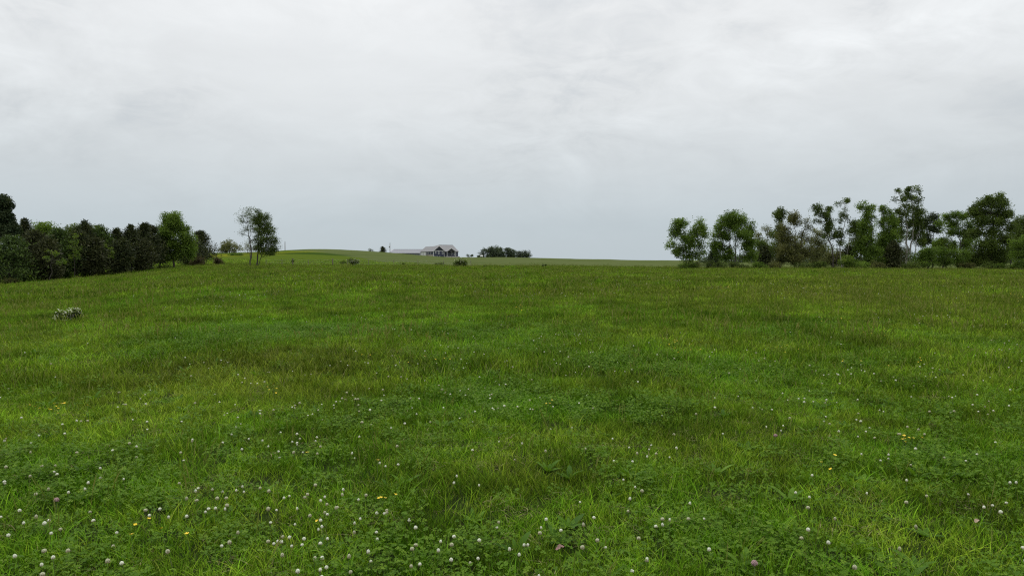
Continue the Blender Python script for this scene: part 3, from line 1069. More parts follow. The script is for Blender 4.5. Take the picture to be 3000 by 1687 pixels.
def left_wood():
    g = 'trees of the dark wood on the left'
    # the tall pine cut by the left edge
    lobed_tree('pine_tree', 'tall layered pine cut off by the left edge, highest of the dark wood', 'tree', 82, -12,
               [(-5, 588, 30, 13), (12, 602, 20, 8), (-8, 612, 34, 8), (16, 628, 18, 7), (0, 640, 26, 8), (22, 634, 14, 5), (8, 652, 30, 8), (-20, 650, 26, 16),
                (25, 662, 16, 7), (0, 672, 30, 8), (38, 672, 16, 8), (-30, 610, 24, 16), (10, 690, 34, 10), (46, 684, 10, 8), (-25, 690, 25, 14)],
               [(-12, [(-10, 690), (-6, 585)], .22)], mat='pine', bark='bark_dark', leaf=.30, dens=1.5, group=g, seed=1)
    cd = [  # column, top row, half width, distance, material, lean, spike, words
        (72, 646, 34, 86, 'cedar', 0, .16, 'dark cedar with a thin spiky top right of the tall pine'),
        (28, 700, 52, 76, 'cedar_green', 6, 0, 'broad greenish cedar in front of the tall pine at the left edge'),
        (-40, 690, 60, 77, 'cedar', 0, 0, 'dark cedar mostly outside the left edge below the tall pine'),
        (108, 680, 42, 80, 'cedar_brown', -6, 0, 'brownish cedar below the round green crown behind the wood'),
        (168, 676, 40, 83, 'cedar_green', 4, 0, 'soft green cedar just left of the bright yellow green sapling'),
        (140, 706, 40, 79, 'cedar_brown', 0, 0, 'low brownish cedar behind the pale leafy spray, front of the wood'),
        (250, 650, 32, 88, 'cedar', 0, .22, 'dark cedar with a bare spike rising above the middle of the wood'),
        (228, 684, 38, 85, 'cedar', 0, 0, 'dark cedar directly behind the bright yellow green sapling'),
        (290, 671, 40, 90, 'cedar_green', 2, 0, 'mid green rounded cedar right of the bare spike'),
        (276, 704, 36, 86, 'cedar_brown', 0, 0, 'low brown tinted cedar in front of the rounded green one'),
        (340, 674, 26, 93, 'cedar', 2, .14, 'narrow dark cedar with a small spike left of the gap in the wood top'),
        (352, 706, 34, 89, 'cedar', 0, 0, 'low dark cedar behind the small lime sprout'),
        (386, 664, 36, 95, 'cedar', -3, .10, 'dark cedar with a pointed top, left one of the spiky pair'),
        (418, 658, 36, 99, 'cedar', 4, .12, 'dark cedar with the ragged highest point of the spiky pair'),
        (445, 666, 34, 102, 'cedar', 0, .05, 'dark cedar touching the leafy green maple on its left side'),
        (412, 704, 32, 96, 'cedar_brown', 0, 0, 'low brown tinted cedar in front of the spiky pair'),
        (598, 681, 36, 122, 'cedar', -10, .04, 'dark cone shaped cedar standing alone right of the leafy maple'),
        (560, 712, 40, 116, 'cedar', 0, 0, 'low dark cedar half hidden behind the right side of the maple'),
        (470, 690, 30, 106, 'cedar', 0, 0, 'dark cedar tucked behind the left side of the maple'),
    ]
    for i, (px, ty, hw, D, mt, ln, sp, lab) in enumerate(cd):
        low = any(w in lab for w in ('low ', 'edge'))
        conifer('cedar_tree', lab, D, px, ty, hw, mt, seed=i, lean=ln, spike=sp, shape=.46 if sp == 0 else .62, n=3600, skirt=.25 if not low else .18, group=g)
    # broadleaf crowns behind
    lobed_tree('broadleaf_tree', 'round blue green crown rising behind the cedars next to the tall pine', 'tree', 100, 122,
               [(122, 672, 30, 18), (105, 680, 18, 14), (145, 682, 18, 14), (122, 690, 34, 14), (120, 715, 36, 22)], mat='leaf_mid', leaf=.26, dens=1.2, group=g, seed=21)
    lobed_tree('broadleaf_tree', 'wide dark domed crown behind the middle of the wood', 'tree', 102, 222,
               [(222, 676, 34, 15), (200, 690, 22, 15), (250, 680, 20, 14), (225, 700, 40, 15), (222, 730, 40, 25)], mat='leaf_dark', leaf=.26, dens=1.3, group=g, seed=22)
    lobed_tree('broadleaf_tree', 'thin twiggy crown behind the gap left of the dark dome', 'tree', 101, 172,
               [(164, 674, 10, 12, .3), (176, 682, 12, 10, .4), (172, 700, 22, 14, .9), (172, 730, 30, 30)], mat='leaf_dark', leaf=.24, group=g, seed=23)
    lobed_tree('broadleaf_tree', 'grey green flat crown behind the rounded cedar near the gap', 'tree', 104, 282,
               [(285, 670, 26, 8, .8), (300, 680, 20, 12), (270, 690, 30, 15), (285, 720, 36, 26)], mat='leaf_dark', leaf=.25, dens=1.1, group=g, seed=24)
    # the maple
    lobed_tree('maple_tree', 'leafy fresh green maple at the right end of the dark wood', 'tree', 106, 512,
               [(505, 650, 30, 20), (490, 640, 14, 13), (520, 646, 20, 18), (535, 668, 22, 18), (480, 672, 20, 16), (510, 680, 38, 20), (545, 700, 24, 20),
                (475, 702, 22, 18), (515, 715, 42, 20), (555, 728, 18, 18), (480, 735, 22, 16), (530, 745, 36, 14), (500, 752, 26, 10)],
               [(512, [(510, 700), (508, 640)], .17)], mat='leaf_mid', leaf=.25, dens=1.35, group=g, seed=25)
    # bright green saplings in front
    sp = [(217, 84, [(222, 694, 9, 9), (218, 710, 13, 10), (205, 724, 15, 7), (226, 728, 14, 10), (232, 742, 12, 8), (214, 750, 14, 7), (226, 757, 10, 5)],
           'bright yellow green sapling standing in front of the dark cedars'),
          (148, 78, [(151, 738, 9, 6), (158, 748, 10, 7), (138, 756, 14, 4), (146, 760, 12, 5), (176, 768, 14, 6), (188, 762, 9, 5)], 'pale leafy spray left of and below the bright sapling'),
          (318, 90, [(312, 720, 6, 6), (318, 730, 9, 8), (328, 742, 8, 7), (322, 752, 10, 7)], 'thin green sapling in front of the cedars right of the bright one'),
          (354, 92, [(352, 742, 6, 6), (357, 750, 7, 5), (348, 754, 6, 4)], 'small lime sprout showing against the low dark cedar')]
    for i, (px, D, lb, lab) in enumerate(sp):
        lobed_tree('sapling', lab, 'sapling', D - 3, px, lb, mat='leaf_bright', leaf=.20, dens=.16, seed=30 + i, r0=.04, spread=.55, group='saplings in front of the wood', clump=1.6)
    # underbrush along the foot of the wood
    rng = np.random.default_rng(5)
    for i, (px, D) in enumerate([(-20, 74), (35, 75), (85, 78), (118, 79), (160, 82), (205, 84), (262, 87), (300, 90), (335, 92), (372, 95), (408, 97), (435, 100), (470, 104)]):
        x = (px - 1500) * D / F
        gy = 843.5 - F * ((D * SP + (ter(x, D) - HC) * CP) / (D * CP - (ter(x, D) - HC) * SP))
        nl = [(px + rng.normal() * 10, gy - 7 - rng.random() * 7, 16 + rng.random() * 8, 5 + rng.random() * 5) for _ in range(4)]
        words = ['at the left edge', 'below the greenish cedar', 'left of the first gap between trunks', 'under the brownish cedars', 'left of the sapling stem', 'at the foot of the bright sapling',
                 'under the bare spike cedar', 'under the rounded green cedar', 'below the thin sapling', 'below the lime sprout', 'under the spiky pair', 'right of the spiky pair', 'left of the maple trunk'][i]
        lobed_tree('undergrowth_bush', 'low scrubby undergrowth ' + words, 'bush', D, px, nl, mat=['leaf_dark', 'leaf_olive', 'leaf_mid'][i % 3], leaf=.16, dens=.28, seed=50 + i, r0=.03, spread=.8,
                   group='scrub along the foot of the wood', clump=1.5, part='foliage')


def middle_trees():
    lobed_tree('field_tree', 'slender half bare tree, left one of the close pair before the fence', 'tree', 108, 732,
               [(725, 615, 24, 9, .45), (712, 632, 18, 12, .4), (735, 628, 18, 12, .45), (705, 648, 14, 8, .4), (728, 652, 24, 14, .5), (722, 676, 22, 14, .4), (748, 670, 14, 20, .6),
                (710, 686, 12, 7, .2), (735, 705, 18, 14, .3), (745, 730, 14, 12, .3)],
               [(732, [(733, 735), (728, 680), (718, 620)], .12), (733, [(734, 720), (738, 680), (736, 615)], .09)], mat='leaf_dark', leaf=.18, dens=.40, seed=71, spread=1.0, clump=1.5, group='tree pair before the fence')
    lobed_tree('field_tree', 'fuller leafy tree with a dark stem, right one of the close pair', 'tree', 110, 755,
               [(757, 622, 12, 10, .7), (768, 634, 20, 12, .7), (750, 640, 16, 14, .8), (782, 640, 10, 10, .5), (770, 655, 24, 14, .8), (757, 668, 14, 40, 1.3), (782, 672, 18, 14, .8),
                (798, 672, 12, 8, .6), (790, 690, 20, 14, .9), (808, 702, 12, 10, .7), (775, 705, 26, 18, 1.0), (800, 718, 22, 14, .8), (760, 722, 18, 18, 1.2), (785, 735, 26, 12, .9), (806, 732, 12, 8, .6)],
               [(753, [(755, 740), (757, 680), (760, 625)], .15), (756, [(768, 745), (785, 700)], .08)], mat='leaf_dark', leaf=.21, dens=.85, seed=72, spread=1.0, clump=1.3, group='tree pair before the fence')
    lobed_tree('field_tree', 'small pale rounded tree on the skyline left of the tree pair', 'tree', 330, 674,
               [(672, 720, 24, 14, .8), (655, 727, 14, 10, .7), (690, 724, 16, 12, .8), (650, 735, 12, 6, .7), (672, 735, 22, 7, .8), (694, 736, 14, 5, .8)],
               mat='leaf_grey', leaf=.60, dens=.95, seed=73, r0=.3, clump=1.4)
    lobed_tree('field_tree', 'faint pale tree on the skyline seen behind the slender trunk', 'tree', 330, 727,
               [(724, 722, 14, 12, .6), (718, 730, 12, 9, .6), (735, 728, 12, 10, .6)], mat='leaf_grey', leaf=.5, dens=.45, seed=74, r0=.25, clump=1.4)
    lobed_tree('shrub', 'dark green low shrub at the edge of the yellow flowers', 'shrub', 250, 692,
               [(680, 748, 14, 5), (696, 747, 14, 5), (706, 749, 10, 4)], mat='leaf_mid', leaf=.4, dens=.9, seed=75, part='foliage', clump=2)
    lobed_tree('shrub', 'dark shrub below the fuller tree of the pair on the slope', 'shrub', 240, 795,
               [(785, 741, 14, 6), (798, 742, 9, 5)], mat='leaf_dark', leaf=.4, dens=1, seed=76, part='foliage', clump=2)
    lobed_tree('shrub', 'wider reddish brown shrub by the dark cone shaped cedar', 'shrub', 112, 580,
               [(572, 768, 12, 11), (588, 766, 12, 12), (580, 758, 12, 9), (582, 776, 18, 7)], mat='leaf_red', leaf=.17, dens=.7, seed=77, part='foliage', clump=2.5, r0=.04)
    lobed_tree('shrub', 'rounder reddish brown shrub between the cedar and the slender tree', 'shrub', 114, 640,
               [(640, 765, 12, 10), (634, 768, 10, 8), (647, 768, 10, 8)], mat='leaf_red', leaf=.17, dens=.7, seed=78, part='foliage', clump=2.5, r0=.04)
    # rose bushes and scrub along the fence
    lobed_tree('blossom_bush', 'rose bush with white blossom on top, on the fence line left of the barn', 'bush', 112, 1038,
               [(1034, 766, 10, 7), (1042, 767, 10, 5), (1026, 763, 6, 3), (1050, 767, 6, 2)], mat='leaf_dark', leaf=.15, dens=.8, seed=80, part='foliage', clump=3, r0=.03, blossoms=.6, group='blossoming bushes')
    lobed_tree('blossom_bush', 'wide rose bush flecked with white blossom below the house porch', 'bush', 104, 1352,
               [(1340, 770, 9, 7), (1352, 764, 10, 7), (1362, 770, 10, 7), (1348, 773, 18, 6)], mat='leaf_dark', leaf=.15, dens=.8, seed=81, part='foliage', clump=3, r0=.03, blossoms=.3, group='blossoming bushes')
    p = on_ground(200, 937, .05)
    lobed_tree('blossom_bush', 'low dark bush covered with white blossom lying alone in the left grass', 'bush', p.y, 200,
               [(178, 926, 18, 12), (215, 921, 20, 13), (195, 926, 22, 13), (226, 918, 12, 10), (168, 924, 9, 8)], mat='leaf_dark', leaf=.045, dens=.35, seed=82, spread=.35, part='foliage', clump=3.2, r0=.012, blossoms=.12, group='blossoming bushes')
    sm = [(1006, 768, 10, 6, 112, 'small green bush left of the blossoming bush on the fence line'), (1281, 772, 7, 4, 110, 'tiny dark weed clump left of the wide rose bush'),
          (1294, 771, 7, 5, 108, 'tiny upright weed close to the left of the wide rose bush'), (1182, 772, 5, 3, 110, 'tiny weed clump below the barn'),
          (1594, 776, 8, 5, 100, 'small dark leafy weed standing alone at the field edge right of centre'), (1421, 780, 5, 3, 96, 'tiny weed at the field edge below the round hilltop trees'),
          (1472, 781, 6, 3, 96, 'tiny dark weed right of the one below the hilltop trees'), (620, 814, 5, 4, 60, 'small dark weed tuft alone on the slope below the cedar'),
          (858, 764, 7, 6, 116, 'ragged vine clump on a thick fence post')]
    for i, (px, py, rx, ry, D, lab) in enumerate(sm):
        lobed_tree('weed_clump', lab, 'weeds', D, px, [(px, py, rx, ry), (px - rx * .6, py + 1, rx * .6, ry * .7), (px + rx * .6, py + 1, rx * .6, ry * .7)],
                   mat='leaf_dark', leaf=.11, dens=.22, seed=90 + i, part='foliage', clump=5, r0=.02, spread=.45, group='small weeds at the field edge')
    # hilltop trees right of the house
    gt = 'round trees on the hilltop'
    lobed_tree('hilltop_tree', 'largest round dark tree of the hilltop row right of the house', 'tree', 450, 1450,
               [(1448, 733, 18, 12), (1436, 738, 14, 10), (1464, 736, 14, 12), (1450, 744, 26, 9), (1440, 751, 28, 6, 1.6), (1466, 751, 16, 6, 1.6), (1412, 751, 14, 4, 1.5), (1450, 755, 30, 3, 2), (1420, 736, 14, 9, .7), (1410, 744, 12, 6, .7), (1470, 744, 10, 7)],
               mat='leaf_far', leaf=.6, dens=.9, seed=101, r0=.35, group=gt, clump=3)
    lobed_tree('hilltop_tree', 'second round dark tree of the hilltop row', 'tree', 455, 1492, [(1490, 735, 13, 8), (1498, 740, 14, 9), (1492, 752, 18, 5, 1.8), (1486, 744, 10, 8), (1502, 747, 10, 5)],
               mat='leaf_far', leaf=.6, dens=1, seed=102, r0=.3, group=gt, clump=3)
    lobed_tree('hilltop_tree', 'lower dark tree between the second and the last of the hilltop row', 'tree', 460, 1520, [(1515, 740, 9, 7), (1526, 744, 10, 7), (1518, 749, 14, 5), (1520, 754, 14, 3)],
               mat='leaf_far', leaf=.55, dens=1, seed=103, r0=.25, group=gt, clump=3)
    lobed_tree('hilltop_tree', 'rightmost neat round tree ending the hilltop row', 'tree', 458, 1542, [(1542, 744, 13, 8), (1538, 748, 12, 6), (1549, 749, 8, 6), (1542, 754, 14, 3)],
               mat='leaf_far', leaf=.55, dens=1.1, seed=104, r0=.25, group=gt, clump=3)
    lobed_tree('hilltop_shrub', 'flat green shrub on the skyline right of the house', 'shrub', 460, 1377, [(1372, 749, 7, 2.5), (1383, 749, 7, 2.5)], mat='leaf_far', leaf=.5, dens=.8, seed=105,
               part='foliage', clump=5)
    conifer('cedar_tree', 'small dark cedar on the skyline left of the barn', 430, 1121, 724, 10, 'cedar', seed=61, n=1500, spray=.6, shape=.8, skirt=.02)
    lobed_tree('hilltop_shrub', 'tiny twiggy shrub on the skyline left of the small cedar', 'shrub', 430, 1086, [(1082, 734, 6, 3, .5), (1090, 734, 5, 3, .5), (1085, 731, 3, 3, .4)], mat='leaf_far', leaf=.45,
               dens=.6, seed=106, part='foliage', clump=5)


def right_trees():
    g = 'trees of the loose belt on the right'
    T = lambda lab, D, px, lobes, seed, **k: lobed_tree(k.pop('name', 'belt_tree'), lab, k.pop('cat', 'tree'), D, px, lobes, seed=seed, group=g, **k)
    T('leftmost tree of the right belt, standing apart with forked dark stems', 92, 2014,
      [(1990, 664, 24, 20), (1980, 684, 18, 16), (2002, 655, 14, 12), (2048, 656, 14, 14), (2058, 674, 16, 18), (2036, 680, 18, 20, .8), (2006, 694, 22, 20, 1.1), (1968, 716, 14, 8, .8), (1958, 724, 8, 5, .6),
       (1990, 732, 20, 16), (2066, 694, 10, 10, .8), (2046, 712, 18, 20, .8), (1980, 748, 12, 7, .7), (2012, 752, 18, 14), (2045, 748, 18, 14, .7), (2062, 740, 10, 14, .5), (2020, 720, 14, 26, 1.1)], 201,
      stems=[(2009, [(2010, 740), (2000, 665)], .13), (2020, [(2020, 740), (2046, 662)], .12), (2025, [(2030, 740), (2056, 690)], .08)], mat='leaf_mid', dens=.8, leaf=.22, clump=1.3)
    T('full broad green tree second from the left in the right belt', 94, 2150,
      [(2150, 636, 34, 14), (2125, 650, 18, 16), (2178, 650, 18, 18, .8), (2110, 668, 16, 14), (2150, 662, 36, 18), (2190, 678, 16, 20), (2098, 690, 12, 12, .7), (2125, 690, 26, 16), (2165, 690, 30, 16, .9), (2200, 660, 10, 12, .6),
       (2092, 718, 16, 14), (2108, 728, 22, 18), (2196, 712, 18, 28), (2200, 745, 18, 28), (2135, 740, 22, 14, .9), (2120, 752, 24, 10, .9), (2160, 720, 8, 14, .3), (2180, 755, 12, 8, .6)], 202,
      stems=[(2147, [(2138, 740), (2136, 690), (2140, 640)], .13), (2156, [(2156, 750), (2152, 690), (2160, 640)], .12), (2158, [(2168, 735), (2186, 690)], .08)], mat='leaf_mid', dens=1.0, leaf=.22, clump=1.25)
    T('pale thin tree in the gap right of the broad green tree, left of two', 125, 2224, [(2222, 685, 10, 14, .8), (2218, 705, 12, 14, .7), (2228, 725, 14, 18, .7), (2220, 750, 14, 18, .7)], 203, mat='leaf_grey', dens=.6, leaf=.25, bark='bark', clump=1.4)
    T('pale thin tree in the gap right of the broad green tree, right of two', 125, 2250, [(2248, 676, 12, 12, .8), (2256, 692, 12, 14, .8), (2244, 712, 14, 16, .8), (2254, 735, 14, 18, .8), (2250, 760, 16, 12)], 204, mat='leaf_grey', dens=.6, leaf=.25, clump=1.4)
    conifer('cedar_tree', 'low dark cedar at the foot of the two pale thin trees', 108, 2238, 724, 32, 'cedar', seed=41, n=2400, group=g, shape=.6)
    conifer('cedar_tree', 'grey dark little cedar under the left side of the broad green tree', 118, 2092, 728, 22, 'pine', seed=42, n=1800, group=g)
    T('dark tufted tree top poking above the olive tree', 102, 2286, [(2284, 622, 14, 10), (2276, 634, 12, 10), (2295, 634, 12, 9), (2284, 646, 12, 8, .8), (2280, 690, 20, 24), (2286, 664, 6, 10, .5), (2278, 730, 22, 24)], 205,
      mat='leaf_dark', dens=.95, leaf=.24, clump=1.4, stems=[(2286, [(2286, 690), (2284, 622)], .12)])
    T('wide olive brown tree with thin upper twigs, middle of the belt left half', 95, 2332,
      [(2326, 632, 16, 10, .9), (2316, 644, 18, 12, .9), (2338, 650, 14, 12, .7), (2362, 650, 12, 14, .35), (2366, 672, 14, 16, .3), (2350, 690, 18, 18, .35), (2372, 700, 12, 18, .3), (2300, 670, 20, 16, .8), (2306, 700, 30, 24, 1.0), (2292, 735, 30, 24, 1.0), (2335, 730, 30, 24, .9),
       (2320, 760, 46, 14, 1.0), (2370, 740, 16, 20, .7), (2280, 766, 18, 9)], 206, stems=[(2328, [(2330, 740), (2324, 640)], .11), (2338, [(2346, 735), (2350, 690), (2362, 650)], .11)], mat='leaf_olive', dens=.85, leaf=.20, clump=1.4)
    T('pale green light tree between the olive tree and the leaning sparse one', 112, 2402, [(2392, 680, 14, 12, .7), (2406, 690, 16, 14, .7), (2385, 704, 14, 14, .7), (2400, 715, 24, 18, .9), (2390, 745, 26, 20, .9), (2415, 740, 20, 20, .9), (2400, 765, 30, 10)], 207,
      mat='leaf_grey', dens=.8, leaf=.22, clump=1.4)
    T('sparse tufted tree leaning left with open sky under its head', 97, 2444, [(2388, 612, 12, 8, .8), (2402, 622, 14, 10), (2424, 612, 12, 8, .7), (2400, 606, 6, 4, .5), (2418, 632, 16, 12), (2434, 620, 6, 8, .5), (2388, 648, 10, 4, .8), (2408, 650, 10, 6, .7), (2426, 655, 16, 12, 1.1), (2436, 668, 14, 12),
      (2420, 672, 14, 8), (2446, 690, 14, 12), (2436, 700, 8, 8, .6), (2415, 690, 8, 12, .4)], 208, stems=[(2440, [(2434, 730), (2424, 690), (2420, 640), (2404, 612)], .11), (2450, [(2450, 735), (2450, 690)], .07)],
      mat='leaf_dark', dens=.95, leaf=.21, clump=1.5)
    T('thin tall tree with a flat umbrella tuft on top and a pale bare stem', 96, 2464, [(2460, 597, 10, 4), (2474, 588, 12, 4), (2484, 591, 6, 4), (2478, 610, 5, 7, .6), (2470, 632, 9, 9, 1.2), (2482, 640, 6, 10), (2466, 646, 8, 8), (2500, 655, 12, 10, .8), (2504, 672, 16, 12, .9),
      (2490, 680, 14, 10, .8), (2462, 690, 10, 10, 1.2), (2468, 712, 12, 6), (2500, 700, 14, 12, .4), (2510, 720, 12, 14, .3), (2465, 670, 8, 8, .8)], 209, stems=[(2464, [(2464, 730), (2474, 670), (2482, 625), (2476, 590)], .09), (2466, [(2480, 725), (2504, 672)], .05)],
      mat='leaf_dark', bark='bark_pale', dens=.85, leaf=.20, clump=1.5)
    T('grey green rounded bush below the leaning sparse tree', 98, 2440, [(2430, 752, 22, 16), (2455, 752, 18, 18), (2440, 770, 30, 10), (2418, 768, 16, 10)], 210, name='belt_bush', cat='bush', mat='leaf_grey', dens=.8, leaf=.17, part='foliage', clump=1.6)
    conifer('cedar_tree', 'very dark rounded little cedar right of the pale bare stem', 97, 2488, 726, 24, 'cedar_brown', seed=43, n=2600, group=g, shape=.35, spray=.26)
    T('fresh green bush at the foot of the very dark rounded cedar', 90, 2484, [(2484, 756, 16, 8), (2472, 766, 18, 9), (2496, 768, 18, 10), (2484, 775, 26, 6)], 211, name='belt_bush', cat='bush', mat='leaf_bright', dens=.7, leaf=.15, part='foliage', clump=1.8)
    T('upright light headed tree left of the tallest, with a leafy column below', 95, 2536, [(2514, 604, 10, 6, .6), (2526, 606, 14, 12, .8), (2550, 610, 12, 12, .8), (2538, 622, 18, 12, .8), (2548, 640, 18, 14, .9), (2530, 650, 12, 12), (2528, 672, 14, 20, 1.2), (2550, 670, 16, 16, .8),
      (2540, 700, 24, 22, 1.1), (2530, 735, 26, 24, 1.1), (2550, 745, 24, 24, 1.1), (2535, 768, 30, 10, 1.1)], 212, stems=[(2538, [(2540, 700), (2534, 610)], .11), (2552, [(2556, 700), (2552, 615)], .09)], mat='leaf_mid', dens=.9, leaf=.21, clump=1.35)
    T('dense green tree directly left of the tallest tree', 96, 2594, [(2584, 612, 14, 9, .8), (2596, 622, 14, 12), (2604, 645, 18, 16, 1.1), (2585, 655, 14, 16, .9), (2616, 655, 14, 12), (2598, 680, 26, 20, 1.1), (2580, 705, 18, 20), (2612, 700, 18, 18), (2595, 735, 28, 24, 1.1), (2585, 762, 26, 14)], 213,
      mat='leaf_mid', dens=.95, leaf=.21, clump=1.35)
    conifer('cedar_tree', 'dark cedar with a ragged skirt at the foot of the tallest tree', 94, 2620, 712, 36, 'cedar_brown', seed=44, n=2600, group=g, shape=.8)
    T('tallest tree of the right belt, open crown on pale grey stems', 98, 2664, [(2634, 560, 12, 5, .8), (2650, 566, 10, 8, .6), (2668, 556, 18, 7, .9), (2690, 560, 8, 6, .8), (2640, 584, 16, 8, .7), (2622, 584, 6, 3, .6), (2668, 578, 18, 10, .8), (2690, 588, 12, 12, .8), (2650, 604, 18, 10, .7), (2680, 610, 20, 12, .8),
      (2632, 618, 14, 8, .7), (2652, 628, 22, 12, .9), (2700, 622, 12, 12), (2684, 634, 20, 12, .9), (2636, 650, 22, 14, 1.0), (2670, 656, 20, 14, 1.0), (2698, 655, 20, 16, 1.1), (2690, 684, 24, 20, 1.1), (2650, 680, 14, 12, .7), (2700, 710, 18, 14), (2640, 700, 10, 14, .4)], 214,
      stems=[(2658, [(2660, 740), (2656, 670), (2650, 620), (2640, 565)], .17), (2666, [(2670, 740), (2674, 670), (2676, 620), (2672, 560)], .15), (2672, [(2680, 735), (2690, 660)], .10), (2652, [(2648, 720), (2656, 690)], .06)], mat='leaf_dark', bark='bark_pale', dens=.85, leaf=.22, clump=1.4)
    T('blackish layered pine behind, right of the tallest tree', 128, 2728, [(2722, 645, 18, 8), (2736, 636, 14, 6), (2716, 660, 14, 8), (2742, 655, 14, 7), (2728, 672, 16, 7), (2712, 690, 16, 8), (2745, 678, 12, 6, .8), (2722, 706, 16, 7, .8), (2708, 716, 10, 6), (2740, 715, 14, 6, .7)], 215,
      name='pine_tree', mat='pine', bark='bark_dark', dens=1.3, leaf=.30, clump=1.2)
    T('domed tree with thin limbs and sky showing through, left of the big end tree', 100, 2808, [(2800, 630, 24, 9), (2775, 636, 16, 9), (2825, 634, 18, 9), (2765, 655, 18, 10, .8), (2800, 655, 26, 12), (2830, 660, 20, 14, .8), (2778, 678, 26, 12), (2815, 684, 24, 12, .8), (2768, 706, 26, 12, .9),
      (2838, 690, 14, 16, .6), (2750, 720, 22, 14, .9), (2798, 715, 14, 10, .5), (2830, 718, 16, 16, .5)], 216, stems=[(2808, [(2808, 740), (2806, 690), (2800, 635)], .13), (2811, [(2814, 730), (2828, 665)], .09), (2806, [(2800, 720), (2775, 670)], .07)], mat='leaf_mid', dens=.95, leaf=.22, clump=1.35)
    T('light green mounded bush to the right of the tallest tree stems', 92, 2715, [(2710, 738, 22, 14), (2695, 756, 24, 16), (2730, 755, 26, 16), (2708, 774, 36, 9), (2740, 735, 16, 10)], 217, name='belt_bush', cat='bush', mat='leaf_mid', dens=1.0, leaf=.17, part='foliage', clump=1.5)
    T('mid green bush at the foot of the domed tree', 93, 2775, [(2760, 742, 22, 16), (2788, 745, 24, 16), (2770, 766, 34, 14), (2810, 765, 26, 14), (2825, 745, 18, 14)], 218, name='belt_bush', cat='bush', mat='leaf_mid', dens=1.0, leaf=.17, part='foliage', clump=1.5)
    T('big dense end tree of the belt with drooping leafy boughs', 95, 2904, [(2896, 582, 16, 9), (2926, 580, 14, 9), (2910, 596, 30, 14), (2880, 598, 18, 12), (2940, 600, 14, 14), (2850, 612, 16, 9, .9), (2870, 622, 22, 14), (2905, 622, 32, 16), (2935, 628, 20, 16), (2958, 628, 14, 10, .8), (2965, 620, 5, 5, .5),
      (2868, 650, 22, 16), (2905, 650, 30, 16), (2945, 650, 16, 14, .8), (2860, 684, 22, 18), (2895, 682, 24, 16), (2928, 690, 14, 14, .6), (2962, 672, 16, 16), (2870, 715, 30, 18), (2905, 718, 30, 18), (2950, 705, 20, 18), (2880, 750, 40, 20), (2930, 745, 34, 24), (2860, 768, 30, 12), (2910, 772, 36, 10)], 219,
      stems=[(2904, [(2904, 700), (2908, 590)], .20)], mat='leaf_dark', dens=1.1, leaf=.23, clump=1.2)
    T('darker tree at the right edge behind the end tree', 108, 2992, [(2992, 648, 22, 14), (2975, 664, 16, 14), (3010, 655, 24, 16), (2990, 690, 30, 24), (2975, 730, 30, 24), (3020, 700, 30, 40)], 220, mat='leaf_dark', dens=1.2, leaf=.24)
    T('bright green bush cut by the right edge', 88, 2992, [(2985, 715, 18, 16), (3005, 705, 22, 18), (2975, 745, 20, 16), (3005, 750, 26, 22), (2985, 772, 34, 10), (3030, 730, 22, 40)], 221, name='belt_bush', cat='bush', mat='leaf_mid', dens=1.1, leaf=.17, part='foliage', clump=1.5)
    bgt = [(2240, 122, [(2225, 715, 20, 18), (2250, 735, 26, 22), (2225, 755, 26, 16)], 'leaf_dark', 'dim tree filling the low gap right of the broad green tree'),
           (2345, 124, [(2340, 720, 26, 24), (2365, 745, 26, 18), (2320, 750, 26, 16)], 'leaf_grey', 'dim tree behind the olive brown tree'),
           (2420, 126, [(2410, 735, 24, 20), (2440, 752, 26, 16), (2390, 755, 24, 14)], 'leaf_dark', 'dim tree behind the grey green bush and the sparse leaning tree'),
           (2530, 124, [(2515, 665, 18, 22), (2545, 690, 26, 26), (2515, 720, 26, 24), (2560, 730, 26, 26)], 'leaf_dark', 'dim tree behind the leafy column left of the tallest'),
           (2630, 126, [(2620, 690, 22, 26), (2600, 730, 30, 26), (2640, 745, 22, 20)], 'leaf_dark', 'dim tree behind the ragged skirted cedar'),
           (2760, 122, [(2750, 740, 26, 18), (2785, 725, 26, 20), (2720, 750, 26, 16)], 'leaf_dark', 'dim tree behind the two mounded bushes'),
           (2850, 120, [(2845, 700, 22, 24), (2835, 735, 28, 24), (2870, 750, 28, 18)], 'leaf_mid', 'dim tree in the notch between the domed tree and the big end tree'),
           (2960, 122, [(2955, 700, 26, 28), (2975, 735, 30, 26), (2940, 750, 28, 20)], 'leaf_dark', 'dim tree behind the right side of the big end tree')]
    for i, (px, D, lb, mt, lab) in enumerate(bgt):
        T(lab, D, px, lb, 260 + i, mat=mt, dens=.95, leaf=.26)
    # low brush along the foot of the belt
    rng = np.random.default_rng(8)
    wd = ['under the leftmost tree', 'right of the leftmost tree', 'under the left bough of the broad green tree', 'under the broad green tree', 'below the gap with the two pale trees', 'at the foot of the olive tree', 'right of the olive tree stems',
          'under the pale green light tree', 'left of the leafy column tree', 'at the foot of the dense green tree', 'beside the tallest tree stems', 'under the big end tree', 'at the foot of the right edge tree', 'left of the big end tree']
    for i, px in enumerate([2012, 2045, 2095, 2150, 2215, 2275, 2360, 2400, 2520, 2575, 2670, 2900, 2960, 2835]):
        D = 90 + 3 * rng.random()
        x = (px - 1500) * D / F
        gz = ter(x, D)
        gy = 843.5 - F * ((D * SP + (gz - HC) * CP) / (D * CP - (gz - HC) * SP))
        nl = [(px + rng.normal() * 13, gy - 9 - rng.random() * 8, 15 + rng.random() * 9, 6 + rng.random() * 5) for _ in range(4)]
        T('low leafy brush ' + wd[i], D, px, nl, 240 + i, name='undergrowth_bush', cat='bush', mat=['leaf_mid', 'leaf_olive', 'leaf_dark', 'leaf_dark'][i % 4], dens=.45, leaf=.15, spread=.8, part='foliage', clump=1.7, r0=.03)
